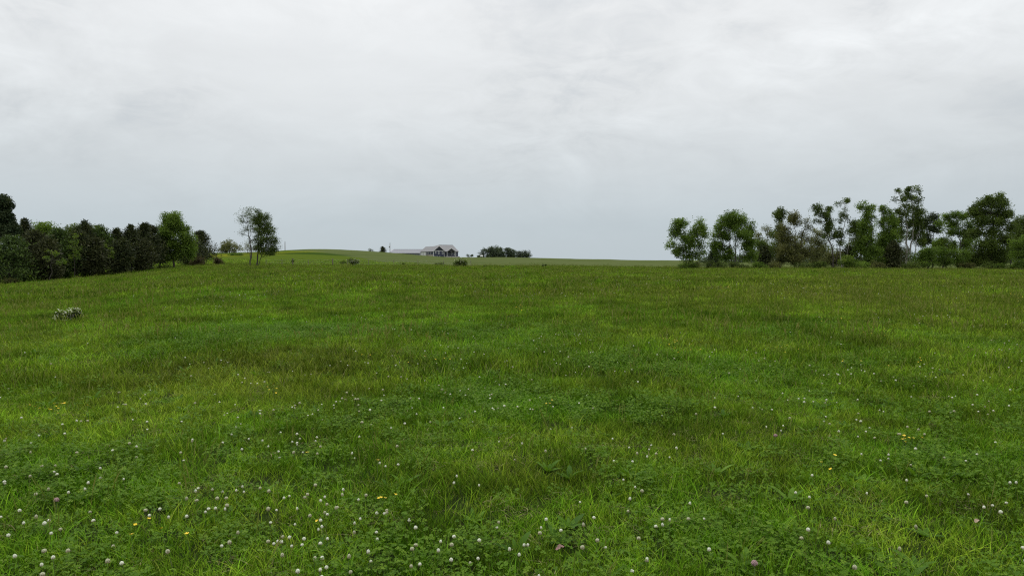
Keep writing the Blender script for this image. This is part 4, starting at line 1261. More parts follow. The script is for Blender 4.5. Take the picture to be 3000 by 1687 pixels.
    # dim hedge far behind the belt, too far to tell its bushes apart
    rng = np.random.default_rng(9)
    k = 900
    px = 2040 + 1000 * rng.random(k)
    D = 300 + 15 * rng.random(k)
    X = (px - 1500) * D / F
    hgt = 1.2 + 2.6 * fbm(px / 45., px * 0, 4, 2)
    C = np.stack([X, D, terrain(X, D) + hgt * rng.random(k)], 1)
    V, Q, Tn = leaf_cloud(C, np.full(k, .5), np.full(k, 14), .8, .5, rng)
    o = link_mesh('far_hedge', mesh_np('far_hedge', V, Q, Tn, [M['leaf_far']]))
    tag(o, 'dim distant hedge glimpsed low between the trees of the right belt', 'hedge', kind='stuff')


left_wood()
middle_trees()
right_trees()


# ------------------------------------------------------------------ house, barn, poles, tank, fence
M['navy'] = plain_mat('navy_siding', (.028, .034, .062), .6, .12, 30, stretch=(.2, .2, 4))
M['navy_dark'] = plain_mat('navy_gable', (.018, .021, .032), .6, .12, 20)
M['white_trim'] = plain_mat('white_trim', (.62, .62, .60), .5, .04, 2)
M['metal_roof'] = plain_mat('grey_metal_roof', (.15, .15, .155), .6, .05, 2, metal=.0)
M['barn_roof'] = plain_mat('barn_metal_roof', (.11, .12, .145), .6, .05, 2)
M['barn_wall'] = plain_mat('barn_metal_wall', (.16, .17, .20), .5, .06, 2, stretch=(6, 6, .2))
M['stone'] = plain_mat('tan_stone', (.30, .27, .22), .85, .3, 5, .3)
M['concrete'] = plain_mat('concrete', (.36, .34, .31), .85, .15, 3)
M['glass'] = plain_mat('window_glass', (.03, .035, .045), .12, .05, 1)
M['dark'] = plain_mat('porch_shade', (.045, .045, .050), .7, .15, 2)  # shade inside the porch, put into the colour of its gable and door
M['wood'] = plain_mat('weathered_wood', (.16, .13, .10), .9, .3, 6, .3, stretch=(4, 4, .5))
M['pole'] = plain_mat('pole_wood', (.20, .18, .16), .9, .2, 6)
M['steel'] = plain_mat('galvanised_steel', (.32, .33, .34), .45, .1, 6)
M['tank'] = plain_mat('white_paint', (.80, .80, .78), .4, .03, 2)


def prism(mb, pts_xz, y0, y1):
    """extrude a polygon in x,z from y0 to y1"""
    b, k = len(mb.v), len(pts_xz)
    mb.v += [(x, y0, z) for x, z in pts_xz] + [(x, y1, z) for x, z in pts_xz]
    mb.f.append(tuple(range(b, b + k)))
    mb.f.append(tuple(range(b + 2 * k - 1, b + k - 1, -1)))
    for i in range(k):
        j = (i + 1) % k
        mb.f.append((b + j, b + i, b + k + i, b + k + j))
    return mb


def window_y(root, x, z0, z1, w, y, mat_f='white_trim'):
    """a window in a wall that faces -y"""
    f = MB()
    t, o = .15, .06
    f.box(x - w / 2 - t, x - w / 2, y - o, y + .05, z0, z1).box(x + w / 2, x + w / 2 + t, y - o, y + .05, z0, z1)
    f.box(x - w / 2 - t, x + w / 2 + t, y - o - .003, y + .05, z1, z1 + t).box(x - w / 2 - t, x + w / 2 + t, y - o - .02, y + .05, z0 - t, z0)
    wo = f.build('window', M[mat_f], root)
    MB().box(x - w / 2, x + w / 2, y - .02, y + .04, z0, z1).build('pane', M['glass'], wo)
    return wo


def window_x(root, y, z0, z1, w, x):
    """a window in a wall that faces -x"""
    f = MB()
    t, o = .15, .06
    f.box(x - o, x + .05, y - w / 2 - t, y - w / 2, z0, z1).box(x - o, x + .05, y + w / 2, y + w / 2 + t, z0, z1)
    f.box(x - o - .003, x + .05, y - w / 2 - t, y + w / 2 + t, z1, z1 + t).box(x - o - .02, x + .05, y - w / 2 - t, y + w / 2 + t, z0 - t, z0)
    wo = f.build('window', M['white_trim'], root)
    MB().box(x - .02, x + .04, y - w / 2, y + w / 2, z0, z1).build('pane', M['glass'], wo)
    return wo


def build_house():
    root = empty('farmhouse', (-43.67, 410, 0), math.radians(28.8))
    tag(root, 'navy blue farmhouse with grey metal roofs and white trim on the hill', 'house')
    # local x runs along the main ridge to the right, local y runs away from the viewer, z is height above datum
    xl, xr, yf, yb = -6.83, 0.0, -7.7, 12.8       # wing
    ez, rz, xc = 7.7, 10.45, -3.415
    w = MB()
    prism(w, [(xl, 3.0), (xr, 3.0), (xr, ez), (xc, rz - .12), (xl, ez)], yf, yb)
    w.box(0.003, 9.6, -6.2, 6.0, 3.0, 7.35)
    w.build('wall', M['navy'], root)
    # darker shingled gable above the belt board
    g = MB()
    prism(g, [(xl + .1, ez + .02), (xr - .1, ez + .02), (xc, rz - .18)], yf - .05, yf - .002)
    g.build('gable', M['navy_dark'], root)
    b = MB().box(xl, xr, yf - .09, yf - .003, ez - .22, ez)
    b.box(xl - .02, xl + .18, yf - .08, yf - .004, 3.9, ez - .22)
    b.box(xr - .16, xr + .02, yf - .08, yf - .004, 3.9, ez - .22)
    b.box(xl - .08, xl - .003, yf, yf + .25, 3.9, ez - .02)
    b.build('trim', M['white_trim'], root)
    # wing roof
    oh, th = .55, .16
    sl = (rz - ez) / (xr - xc)
    r = MB()
    r.slab([(xc, yf - oh, rz), (xc, yb + .4, rz), (xl - oh, yb + .4, ez - sl * oh), (xl - oh, yf - oh, ez - sl * oh)], th)
    r.slab([(xr + oh, yf - oh, ez - sl * oh), (xr + oh, yb + .4, ez - sl * oh), (xc, yb + .4, rz), (xc, yf - oh, rz)], th)
    wr = r.build('roof', M['metal_roof'], root)
    f = MB()
    f.slab([(xc, yf - oh - .02, rz + .01), (xl - oh, yf - oh - .02, ez - sl * oh + .01), (xl - oh, yf - oh - .02, ez - sl * oh - .13), (xc, yf - oh - .02, rz - .15)], .05)
    f.slab([(xr + oh, yf - oh - .02, ez - sl * oh + .01), (xc, yf - oh - .02, rz + .01), (xc, yf - oh - .02, rz - .15), (xr + oh, yf - oh - .02, ez - sl * oh - .13)], .05)
    f.build('fascia', M['white_trim'], wr)
    # main roof
    mr, me_ = 11.3, 7.25
    r = MB()
    r.slab([(-.2, -7.0, me_), (9.9, -7.0, me_), (8.9, 0, mr), (-.2, 0, mr)], th)
    r.slab([(9.9, 7.0, me_), (-.2, 7.0, me_), (-.2, 0, mr), (8.9, 0, mr)], th)
    r.slab([(9.9, -7.0, me_ - .01), (9.9, 7.0, me_ - .01), (8.9, 0, mr - .01)], th)
    r.slab([(-.2, 0, mr), (-3.4, 0, rz + .02), (-.2, -6.0, 7.84)], th)
    r.slab([(-.2, 0, mr), (-.2, 6.0, 7.84), (-3.4, 0, rz + .02)], th)
    m = r.build('roof', M['metal_roof'], root)
    MB().box(-.2, 8.9, -.08, .08, mr - .02, mr + .06).build('ridge_cap', M['metal_roof'], m)
    # porch
    pa, pe, x0, x1, xm, yp = 9.25, 7.35, 1.25, 6.4, 3.8, -9.2
    r = MB()
    r.slab([(xm, yp - .3, pa), (xm, -3.0, pa), (x0 - .4, -6.9, pe - .1), (x0 - .4, yp - .3, pe - .1)], .14)
    r.slab([(x1 + .4, yp - .3, pe - .1), (x1 + .4, -6.9, pe - .1), (xm, -3.0, pa), (xm, yp - .3, pa)], .14)
    pr = r.build('porch_roof', M['metal_roof'], root)
    f = MB()
    f.slab([(xm, yp - .32, pa + .01), (x0 - .4, yp - .32, pe - .09), (x0 - .4, yp - .32, pe - .23), (xm, yp - .32, pa - .15)], .05)
    f.slab([(x1 + .4, yp - .32, pe - .09), (xm, yp - .32, pa + .01), (xm, yp - .32, pa - .15), (x1 + .4, yp - .32, pe - .23)], .05)
    f.build('fascia', M['white_trim'], pr)
    g = MB()
    prism(g, [(x0 + .2, 7.35), (x1 - .2, 7.35), (xm, pa - .22)], yp + .35, yp + .45)
    g.build('porch_gable', M['dark'], root)
    MB().box(.4, 9.3, yp, -6.25, 3.2, 4.45).build('porch_deck', M['concrete'], root)
    for x in (x0, x1):
        MB().box(x - .10, x + .10, yp + .08, yp + .28, 4.45, 7.32).build('porch_post', M['white_trim'], root)
    MB().box(1.7, 4.6, -6.26, -6.2, 4.5, 6.9).build('door', M['dark'], root)
    MB().box(2.2, 4.2, -6.32, -6.262, 4.5, 6.6).build('glass_door', M['glass'], root)
    c = MB()
    for k in range(3):
        c.box(4.0, 5.4, yp - .35 * (k + 1), yp - .35 * k - .003, 3.2, 4.25 - .3 * k)
    c.build('steps', M['concrete'], root)
    # windows on the gable front
    window_y(root, -5.45, 6.25, 7.15, .42, yf)
    window_y(root, -3.55, 5.75, 7.2, .45, yf)
    window_y(root, -1.05, 5.75, 7.2, .45, yf)
    for x in (-6.0, -4.5, -3.0):
        window_y(root, x, 3.7, 4.35, .5, yf)
    window_y(root, 5.4, 5.6, 6.9, .5, -6.2)
    window_y(root, 7.6, 5.2, 7.0, 1.05, -6.2)
    # wing side: windows, stone footing, garage doors
    for y in (-3.6, .3, 2.6):
        window_x(root, y, 6.0, 7.1, .7, xl)
    MB().box(xl - .12, xl - .003, -7.5, 3.6, 3.5, 5.4).build('foundation', M['stone'], root)
    for y0, y1 in ((4.3, 8.3), (9.0, 11.8)):
        MB().box(xl - .10, xl - .002, y0, y1, 4.6, 7.25).build('garage_door', M['white_trim'], root)
    return root


def build_barn():
    D = 470.0
    m = D / F
    A = (1140 - 1500) * m
    B = (1233 - 1500) * m
    root = empty('barn', (A, D, ter((A + B) / 2, D)))
    tag(root, 'long low grey metal barn with a shallow roof left of the farmhouse', 'barn')
    z0 = root.location.z
    Lb = B - A
    ez, rz = 7.35 - z0, 9.75 - z0
    w = MB()
    # gable ends face left and right
    dep = 11.0
    def pr(x0, x1):
        b = len(w.v)
        for x in (x0, x1):
            w.v.extend([(x, 0, -3.0), (x, dep, -3.0), (x, dep, ez), (x, dep / 2, rz - .1), (x, 0, ez)])
        w.f.append((b + 4, b + 3, b + 2, b + 1, b))
        w.f.append((b + 5, b + 6, b + 7, b + 8, b + 9))
        for i in range(5):
            j = (i + 1) % 5
            w.f.append((b + i, b + j, b + 5 + j, b + 5 + i))
    pr(.7, Lb - .8)
    w.build('wall', M['barn_wall'], root)
    r = MB()
    r.slab([(-.1, -.6, ez - .2), (Lb - .3, -.6, ez - .2), (Lb - .3 + 1.5, dep / 2, rz), (2.3, dep / 2, rz)], .15)
    r.slab([(Lb - .3, dep + .6, ez - .2), (-.1, dep + .6, ez - .2), (2.3, dep / 2, rz), (Lb + 1.2, dep / 2, rz)], .15)
    ro = r.build('roof', M['barn_roof'], root)
    MB().box(2.3, Lb + 1.2, dep / 2 - .12, dep / 2 + .12, rz - .02, rz + .08).build('ridge_cap', M['barn_roof'], ro)
    MB().box(-.1, Lb - .3, -.72, -.58, ez - .36, ez - .2).build('gutter', M['steel'], ro)
    d = MB().box(Lb - .803, Lb - .72, 3.4, 7.6, -1.2, 2.2)
    d.build('door', M['white_trim'], root)


def pole(px, top_y, D, label, transformer):
    x = (px - 1500) * D / F
    zg = ter(x, D)
    h = unproject(px, top_y, D).z - zg
    root = empty('utility_pole', (x, D, zg))
    tag(root, label, 'utility pole', 'utility poles on the hill')
    MB().tube([(0, 0, -1), (0, 0, h * .5), (.03, 0, h)], [.22, .19, .15], 8).build('pole_shaft', M['pole'], root)
    if transformer:
        c = MB().tube([(-.42, -.1, h * .58), (-.42, -.1, h * .60), (-.42, -.1, h * .70), (-.42, -.1, h * .72)], [.18, .30, .30, .16], 10)
        c.build('transformer', M['steel'], root)
        MB().tube([(0, 0, h - .1), (.02, 0, h + .5)], .06, 6).build('insulator', M['steel'], root)
        MB().box(-.42, 0, -.13, -.05, h * .64, h * .66).build('bracket', M['steel'], root)
    else:
        MB().tube([(.03, 0, h - .02), (.03, 0, h + .35)], .05, 6).build('insulator', M['steel'], root)


def build_tank():
    D = 430.0
    p = unproject(1411, 752.2, D)
    z = ter(p.x, D)
    root = empty('storage_tank', (p.x, D, z))
    tag(root, 'small white tank on short legs at the left foot of the hilltop trees', 'tank')
    zc = max(p.z - z + .25, .75)
    n = 9
    pts, rad = [], []
    for i in range(n):
        a = -1 + 2 * i / (n - 1)
        pts.append((a * .95, 0, zc))
        rad.append(.52 * max(.08, math.sqrt(max(0, 1 - abs(a) ** 6))))
    MB().tube(pts, rad, 14).build('tank_body', M['tank'], root, True)
    MB().tube([(0, 0, zc + .45), (0, 0, zc + .62), (0, 0, zc + .68)], [.18, .18, .05], 10).build('dome_lid', M['tank'], root)
    for s in (-1, 1):
        MB().box(s * .5 - .08, s * .5 + .08, -.3, .3, -.1, zc - .4).build('leg', M['concrete'], root)


def build_fence():
    root = empty('fence', ((827 - 1500) * 118 / F, 118, ter((827 - 1500) * 118 / F, 118)))
    tag(root, 'weathered wire fence on thin posts along the far edge of the pasture', 'fence')
    o = root.location
    tops = []
    for i, (px, ty, D, r) in enumerate([(780, 762, 118, .05), (827, 759, 118, .055), (858, 757, 117, .10), (904, 761, 118, .05), (975, 758, 117, .10), (1019, 759, 117, .05), (1081, 760, 117, .05), (1154, 761, 117, .055), (1225, 765, 117, .045), (1300, 766, 117, .045),
                                        (1380, 767, 116, .045)]):
        x = (px - 1500) * D / F
        zg = ter(x, D)
        t = unproject(px, ty, D)
        h = max(1.0, t.z - zg)
        b = Vector((x, D, zg)) - o
        ln = random.uniform(-.05, .05)
        MB().tube([b + Vector((0, 0, -.3)), b + Vector((ln * .5, 0, h * .5)), b + Vector((ln, 0, h))], [r, r * .97, r * .9], 7).build('post', M['wood'], root)
        tops.append((b, h))
    for f in (.35, .62, .9):
        w = MB()
        pts = []
        for i, (b, h) in enumerate(tops):
            pts.append(b + Vector((0, -.05, h * f)))
            if i + 1 < len(tops):
                nb, nh = tops[i + 1]
                pts.append((b + nb) / 2 + Vector((0, -.05, (h + nh) / 2 * f - .05)))
        w.tube(pts, .006, 4)
        w.build('wire', M['steel'], root)


build_house()
build_barn()
pole(836, 708, 380, 'bare thin utility pole on the skyline right of the tree pair', False)
pole(1143, 712, 440, 'utility pole with a transformer can at the left end of the barn', True)
build_tank()
build_fence()


# ------------------------------------------------------------------ flowers
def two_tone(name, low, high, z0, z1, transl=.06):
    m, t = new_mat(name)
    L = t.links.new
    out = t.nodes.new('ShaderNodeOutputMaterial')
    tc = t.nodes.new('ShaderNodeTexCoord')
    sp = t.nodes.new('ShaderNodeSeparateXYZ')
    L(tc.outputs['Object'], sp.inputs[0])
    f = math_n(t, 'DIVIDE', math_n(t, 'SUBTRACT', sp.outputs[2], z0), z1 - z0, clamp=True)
    c = mixc(t, f, low, high)
    d = t.nodes.new('ShaderNodeBsdfDiffuse')
    L(c, d.inputs[0])
    tr = t.nodes.new('ShaderNodeBsdfTranslucent')
    L(c, tr.inputs[0])
    mx = t.nodes.new('ShaderNodeMixShader')
    mx.inputs[0].default_value = transl
    L(d.outputs[0], mx.inputs[1])
    L(tr.outputs[0], mx.inputs[2])
    L(mx.outputs[0], out.inputs[0])
    return m


HZ = .165
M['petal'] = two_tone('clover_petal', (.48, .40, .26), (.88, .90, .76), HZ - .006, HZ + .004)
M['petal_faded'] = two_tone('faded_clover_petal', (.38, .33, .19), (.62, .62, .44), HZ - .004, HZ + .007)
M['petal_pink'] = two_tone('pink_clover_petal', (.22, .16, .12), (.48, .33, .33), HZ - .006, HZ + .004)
M['stem'] = plain_mat('flower_stem', (.09, .14, .04), .6, .2, 20)
M['yellow'] = plain_mat('buttercup_petal', (.80, .58, .02), .35, .1, 60)
M['dead_leaf'] = plain_mat('dead_leaf', (.20, .115, .095), .8, .45, 40)
M['tan_leaf'] = plain_mat('tan_leaf', (.30, .22, .15), .8, .35, 40)


def clover_mesh(name, seed, r=.0115, mat='petal'):
    """a ball of little upswept florets on a thin stem"""
    rng = np.random.default_rng(seed)
    V, Fc, mi = [], [], []
    n = 64
    for i in range(n):
        z = 1 - 1.75 * (i + .5) / n
        a = i * 2.39996 + rng.normal() * .1
        q = math.sqrt(max(0, 1 - z * z))
        d = Vector((q * math.cos(a), q * math.sin(a), z))
        d2 = (d + Vector((0, 0, .45))).normalized()
        s = d.cross(Vector((.2, .1, .97))).normalized()
        up = s.cross(d2).normalized()
        b = len(V)
        p = Vector((0, 0, HZ)) + d * r * .5
        ln, w = r * (.55 + .18 * rng.random()), r * .20
        for k in range(3):
            an = k * 2.094
            V.append(tuple(p + (s * math.cos(an) + up * math.sin(an)) * w * .7))
        for k in range(3):
            an = k * 2.094
            V.append(tuple(p + d2 * ln + (s * math.cos(an) + up * math.sin(an)) * w))
        for k in range(3):
            k2 = (k + 1) % 3
            Fc.append((b + k, b + k2, b + 3 + k2, b + 3 + k))
            mi.append(0)
        Fc.append((b + 3, b + 4, b + 5))
        mi.append(0)
    # core
    b = len(V)
    for j in range(1, 5):
        for k in range(8):
            th, ph = math.pi * j / 5, k * math.pi / 4
            V.append((r * .62 * math.sin(th) * math.cos(ph), r * .62 * math.sin(th) * math.sin(ph), HZ + r * .62 * math.cos(th)))
    for j in range(3):
        for k in range(8):
            k2 = (k + 1) % 8
            Fc.append((b + j * 8 + k, b + j * 8 + k2, b + (j + 1) * 8 + k2, b + (j + 1) * 8 + k))
            mi.append(0)
    # stem
    b = len(V)
    cx, cy = rng.normal() * .012, rng.normal() * .012
    for j in range(5):
        f = j / 4
        for k in range(4):
            V.append((cx * (1 - f) + .0012 * math.cos(k * 1.571), cy * (1 - f) + .0012 * math.sin(k * 1.571), HZ * f * .97 - .01))
    for j in range(4):
        for k in range(4):
            k2 = (k + 1) % 4
            Fc.append((b + j * 4 + k, b + j * 4 + k2, b + (j + 1) * 4 + k2, b + (j + 1) * 4 + k))
            mi.append(1)
    me = bpy.data.meshes.new(name)
    me.from_pydata(V, [], Fc)
    me.materials.append(M[mat])
    me.materials.append(M['stem'])
    me.polygons.foreach_set('material_index', mi)
    me.update()
    return me


def buttercup_mesh(seed, h=.19):
    rng = np.random.default_rng(seed)
    V, Fc, mi = [], [], []
    for k in range(5):
        a = k * 1.2566
        def pt(u, v, z):
            return (u * math.cos(a) - v * math.sin(a), u * math.sin(a) + v * math.cos(a), h + z)
        b = len(V)
        V += [pt(.001, 0, 0), pt(.006, -.0055, .003), pt(.0115, -.004, .007), pt(.0125, 0, .0075), pt(.0115, .004, .007), pt(.006, .0055, .003)]
        Fc.append(tuple(range(b, b + 6)))
        mi.append(0)
    b = len(V)
    for k in range(6):
        V.append((.003 * math.cos(k * 1.047), .003 * math.sin(k * 1.047), h + .003))
    V.append((0, 0, h + .006))
    for k in range(6):
        Fc.append((b + k, b + (k + 1) % 6, b + 6))
        mi.append(0)
    b = len(V)
    cx, cy = rng.normal() * .015, rng.normal() * .015
    for j in range(5):
        f = j / 4
        for k in range(4):
            V.append((cx * (1 - f) + .001 * math.cos(k * 1.571), cy * (1 - f) + .001 * math.sin(k * 1.571), h * f - .01 * (1 - f)))
    for j in range(4):
        for k in range(4):
            k2 = (k + 1) % 4
            Fc.append((b + j * 4 + k, b + j * 4 + k2, b + (j + 1) * 4 + k2, b + (j + 1) * 4 + k))
            mi.append(1)
    me = bpy.data.meshes.new('buttercup')
    me.from_pydata(V, [], Fc)
    me.materials.append(M['yellow'])
    me.materials.append(M['stem'])
    me.polygons.foreach_set('material_index', mi)
    me.update()
    return me


K = .27174     # crop scale of the close views used to read the flowers' places
CL = []
for ox, pts in ((0, [(1225, 18), (285, 45), (570, 155), (395, 190), (592, 215), (80, 215), (1062, 208), (1070, 272), (610, 273), (318, 280), (1340, 297), (78, 338), (18, 366), (935, 412), (950, 445), (400, 440), (475, 447), (727, 485), (962, 632),
                     (520, 732), (378, 775), (463, 796), (650, 802), (1035, 750), (1547, 614), (1632, 670), (1700, 605), (268, 690), (70, 862), (508, 895), (1210, 840), (1295, 982), (450, 1075), (228, 1127), (715, 1112), (582, 1204), (460, 1250),
                     (415, 1320), (1157, 1230), (1378, 1178), (1887, 1115), (1988, 760), (1843, 737), (2034, 545), (2107, 487), (2117, 510), (2106, 385), (2252, 427), (2268, 597), (2382, 458), (2347, 533), (2457, 490), (2555, 485), (2414, 600), (2320, 650),
                     (2210, 664), (2447, 680), (2525, 907), (2498, 1020), (1980, 98), (1948, 340), (1670, 1395), (2345, 980), (10, 672), (232, 803)]),
                (700, [(1178, 98), (1240, 76), (1585, 192), (1560, 177), (1710, 164), (2300, 352), (2398, 308), (845, 383), (215, 425), (255, 497), (542, 492), (685, 496), (727, 490), (762, 508), (1124, 456), (1152, 524), (1265, 522), (1408, 470), (887, 517),
                       (968, 573), (1070, 575), (885, 588), (877, 625), (338, 603), (336, 680), (632, 683), (320, 743), (632, 768), (925, 713), (888, 788), (848, 883), (948, 857), (1275, 750), (1210, 828), (1040, 668), (800, 685), (1610, 616), (1600, 665), (1500, 650), (1550, 712),
                       (1470, 836), (1263, 895), (1452, 925), (1920, 873), (1917, 775), (292, 973), (372, 963), (405, 988), (447, 988), (503, 945), (442, 912), (670, 940), (678, 973), (566, 1005), (850, 1040), (1910, 1003), (1902, 1045), (2137, 1030), (2190, 1090), (2335, 920), (2262, 1005),
                       (1378, 1137), (1437, 1177), (1165, 1220), (1183, 1265), (1152, 1348), (1355, 1358), (1998, 1186), (1838, 1210), (2275, 1185), (2525, 1253), (858, 1186), (780, 1225), (925, 1253), (895, 1313), (835, 1333), (600, 1327), (747, 1418), (890, 1410), (1800, 1412), (462, 1135),
                       (45, 430), (50, 460), (935, 935), (490, 543)]),
                (1400, [(18, 403), (737, 68), (1600, 322), (1252, 717), (717, 842), (637, 890), (950, 843), (1185, 858), (757, 757), (1268, 978), (1405, 985), (517, 1007), (457, 1018), (12, 952), (347, 1115), (433, 1110), (18, 1155), (1117, 1083), (687, 1325), (287, 1365), (87, 1420), (867, 1412),
                        (1787, 1135), (1790, 1183), (1662, 1225), (1760, 938), (2023, 715), (2053, 803), (1953, 840), (2020, 835), (2253, 600), (2280, 708), (2497, 718), (1635, 625), (1600, 583), (2178, 1405), (2550, 1105), (1713, 413), (1755, 465), (203, 757), (217, 790), (1103, 521)]),
                (2300, [(785, 66), (1422, 18), (1730, 58), (1143, 103), (1028, 103), (1357, 155), (2098, 40), (1957, 103), (288, 283), (142, 475), (228, 486), (255, 605), (1312, 358), (1320, 562), (1483, 458), (1992, 450), (872, 497), (498, 727), (1460, 843), (2137, 656), (2210, 570), (2472, 365),
                        (2397, 380), (2425, 538), (2350, 675), (247, 885), (188, 902), (443, 992), (1245, 1103), (725, 1285), (1415, 1378), (2507, 1045), (2537, 1190)])):
    CL += [(ox + x * K, 1300 + y * K) for x, y in pts]


def build_flowers():
    rng = np.random.default_rng(77)
    pts = []
    for px, py in CL:
        a, b = (px - 1500) / F, -(py - 843.5) / F
        p = on_ground(px, py, HZ)
        pts.append((p.x, p.y, 1.0))
    # the flowers of the middle ground, thick in drifts
    drift = [(270, 1230, 90), (700, 1195, 60), (860, 1185, 60), (780, 1290, 60), (870, 1280, 50), (1020, 1165, 70), (1150, 1140, 60), (1000, 1190, 50), (1480, 1100, 70), (1560, 1175, 60), (1700, 1180, 70), (1760, 1030, 90), (1800, 990, 50), (2200, 1030, 90), (2430, 1070, 70),
             (2460, 1090, 40), (2530, 1090, 60), (2690, 1060, 60), (2700, 1090, 60), (2780, 1100, 60), (2900, 1020, 70), (2940, 1000, 50), (2370, 980, 70), (2480, 1180, 80), (2780, 1180, 60), (2560, 1240, 60), (1230, 1190, 60), (560, 960, 60), (640, 1040, 50),
             (1350, 1130, 70), (2030, 1050, 60), (2250, 1190, 90), (50, 1240, 60), (1650, 1290, 100), (1900, 1320, 60)]
    cand = []
    for (cx, cy, s) in drift:
        for _ in range(int(3 + 6 * rng.random())):
            cand.append((cx + rng.normal() * s, cy + rng.normal() * s * .32))
    for _ in range(170):
        cand.append((rng.random() * 3000, 940 + 420 * rng.random()))
    for px, py in cand:
        if py < 900 or py > 1330 or not (-150 < px < 3150):
            continue
        p = on_ground(px, py, HZ)
        pts.append((p.x, p.y, 1.0))
    pts.sort(key=lambda q: q[1])
    near, rest = pts[:298], pts[298:]
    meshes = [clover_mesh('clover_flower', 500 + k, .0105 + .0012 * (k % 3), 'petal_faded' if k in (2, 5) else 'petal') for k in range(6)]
    first = None
    for i, (x, y, s) in enumerate(near):
        o = bpy.data.objects.new('clover_flower', meshes[i % 6]) if first is None else first.copy()
        o.data = meshes[int(rng.integers(0, 6))]
        COL.objects.link(o)
        if first is None:
            first = o
            tag(o, 'round white clover flower head standing just above the near grass', 'flower', 'white clover flowers in the near grass')
        o.location = (x, y, ter(x, y) - (0 if y < 5.5 else .05 * rng.random() ** 2))
        k = .50 + .30 * rng.random()
        o.scale = (k, k, 1.0 * (.62 + .34 * rng.random()))
        o.rotation_euler = (rng.normal() * .12, rng.normal() * .12, rng.random() * 6.28)
    # farther flowers, too many and too small to tell apart
    X, Y = band(9500, 7, 85, rng, .85, .25)
    k = rng.random(len(X)) < np.clip((fbm(X / 3.5, Y / 3.5, 61, 2) - .5) * 4.5, .02, 1) * np.where(X / Y < -.45, .35, 1) * np.where(Y > 30, .35, .8)
    X, Y = np.concatenate([X[k], [q[0] for q in rest]]), np.concatenate([Y[k], [q[1] for q in rest]])
    coll = bpy.data.collections.new('far_clover')
    for i in range(3):
        coll.objects.link(bpy.data.objects.new('far_clover_%d' % i, meshes[i]))
    n = len(X)
    sc = (.5 + .4 * rng.random(n)) * np.clip(1 + (Y - 15) / 40, 1, 1.6)
    P = np.stack([X, Y, terrain(X, Y) + np.clip((Y - 12) / 20, 0, 1) * .07], 1)
    rot = np.stack([rng.normal(0, .12, n), rng.normal(0, .12, n), rng.random(n) * 6.28], 1)
    scatter('clover_flowers', coll, P, rng.integers(0, 3, n), rot, np.stack([sc] * 3, 1), np.zeros(n), 'tiny white specks of clover flower across the farther pasture', 'flowers')
    # pink clover
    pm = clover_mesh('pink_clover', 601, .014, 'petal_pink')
    for px, py, lab in ((2272, 1276, 'single pink clover head in the grass of the right half'), (165, 1465, 'pinkish fading clover head among dark clover leaves on the left'),
                        (2210, 1650, 'mauve clover head low at the bottom right of centre')):
        p = on_ground(px, py, HZ)
        o = link_mesh('pink_clover', pm)
        o.location = p
        tag(o, lab, 'flower', 'pink clover heads')
    # buttercups: single ones near by, then little companies
    bm_ = [buttercup_mesh(700 + k) for k in range(4)]
    BC = [([(402, 1504), (412, 1505)], 'small yellow buttercup of a touching pair at the lower left'), ([(488, 1532)], 'lone yellow buttercup right of the touching pair at the lower left'), ([(559, 1550)], 'lone yellow buttercup, rightmost of the lower left few'),
          ([(390, 1562)], 'tiny yellow buttercup, lowest of the lower left few'), ([(1105, 1348)], 'lone yellow buttercup left of two white clovers near the centre'), ([(900, 1332)], 'lone pale yellow buttercup left of the centre'),
          ([(1098, 1449), (1107, 1442), (1114, 1443), (1131, 1441)], 'bright yellow buttercup of the short row of four left of centre'), ([(958, 1480)], 'lone yellow buttercup among white clovers left of the row of four'),
          ([(2414, 1338), (2428, 1333)], 'yellow buttercup of the close pair on the right'), ([(2464, 1361)], 'small orange yellow buttercup below and right of the close pair')]
    comp = [((165, 1184), 42, 7, 14, 'yellow buttercup in the loose patch at the left edge'), ((798, 1131), 12, 4, 6, 'yellow buttercup in the small knot left of centre'), ((1978, 992), 16, 7, 11, 'yellow buttercup in the bright patch right of centre'),
            ((2036, 1018), 24, 7, 9, 'yellow buttercup in the thin line below the bright patch'), ((2120, 853), 24, 7, 14, 'tiny yellow buttercup in the far patch before the right trees'), ((2560, 975), 26, 9, 10, 'yellow buttercup in the taller weeds on the right'),
            ((2300, 1014), 22, 4, 7, 'yellow buttercup in the short line right of the dark tuft'), ((2645, 1272), 16, 9, 7, 'yellow buttercup in the near knot on the right'), ((2985, 874), 18, 5, 9, 'tiny yellow buttercup at the far right edge'),
            ((1525, 908), 10, 7, 8, 'yellow buttercup on the pale weed right of centre'), ((1265, 1045), 50, 12, 7, 'yellow buttercup scattered over the middle of the pasture'), ((2520, 1060), 45, 8, 8, 'yellow buttercup scattered on the right middle of the pasture'),
            ((2690, 1047), 14, 4, 4, 'yellow buttercup beside the white drift on the right'), ((1150, 1030), 40, 9, 6, 'yellow buttercup scattered left of the middle'), ((2440, 942), 25, 4, 5, 'tiny yellow buttercup in the far right middle'), ((1600, 1168), 12, 5, 3, 'yellow buttercup of the few right of the white drift in the centre')]
    for (cx, cy), sx, sy, n, lab in comp:
        BC.append(([(cx + rng.normal() * sx, cy + rng.normal() * sy) for _ in range(n)], lab))
    first = None
    for ps, lab in BC:
        for px, py in ps:
            p = on_ground(px, py, .19)
            o = bpy.data.objects.new('buttercup', bm_[0]) if first is None else first.copy()
            if first is None:
                first = o
                tag(o, lab, 'flower', 'yellow buttercups in the pasture')
            o['label'] = lab
            o.data = bm_[int(rng.integers(0, 4))]
            COL.objects.link(o)
            o.location = p
            k = (.72 + .35 * rng.random()) * (1 + max(0, p.y - 12) / 28)
            o.scale = (k, k, k if p.y < 14 else k * 1.1)
            o.rotation_euler = (.2 + rng.normal() * .15, rng.normal() * .15, rng.random() * 6.28)


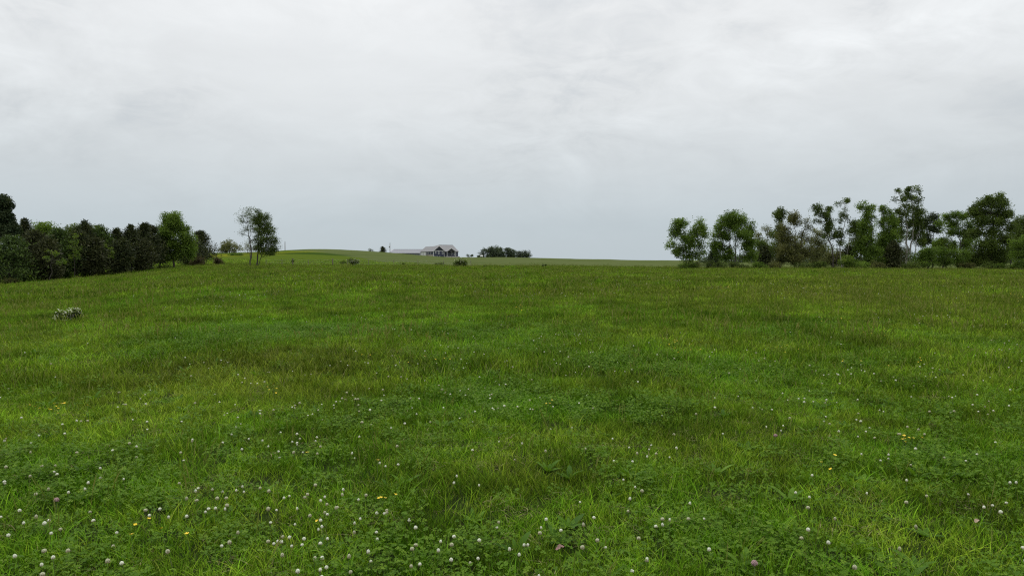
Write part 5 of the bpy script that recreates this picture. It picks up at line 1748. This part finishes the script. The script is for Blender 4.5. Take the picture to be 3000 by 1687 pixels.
def crumpled(name, px, py, size, mat, label, seed):
    """a curled dead leaf resting on the turf"""
    rng = np.random.default_rng(seed)
    p = on_ground(px, py, .12)
    nx, ny = 9, 6
    V, Q = [], []
    for i in range(nx):
        for j in range(ny):
            u, v = i / (nx - 1) * 2 - 1, j / (ny - 1) * 2 - 1
            wv = v * math.sqrt(max(.04, 1 - u * u * .95)) * .5
            z = .35 * wv * wv * 3 + .16 * math.sin(3 * u + seed) + .10 * rng.normal() * (abs(v) > .5)
            V.append((u * size, wv * size * 1.2, z * size))
    for i in range(nx - 1):
        for j in range(ny - 1):
            a = i * ny + j
            Q.append((a, a + ny, a + ny + 1, a + 1))
    me = mesh_np(name, V, Q, None, [M[mat]])
    o = link_mesh(name, me)
    o.location = (p.x, p.y, p.z + .125)
    o.rotation_euler = (.15, -.3, rng.random() * 1.2)
    tag(o, label, 'dead leaf')


build_flowers()
crumpled('dead_leaf', 1640, 1606, .024, 'dead_leaf', 'crumpled pink brown dead leaf on dark clover near the bottom', 1)
crumpled('dead_leaf', 2862, 1527, .019, 'tan_leaf', 'small tan dry leaf on the grass at the lower right', 2)
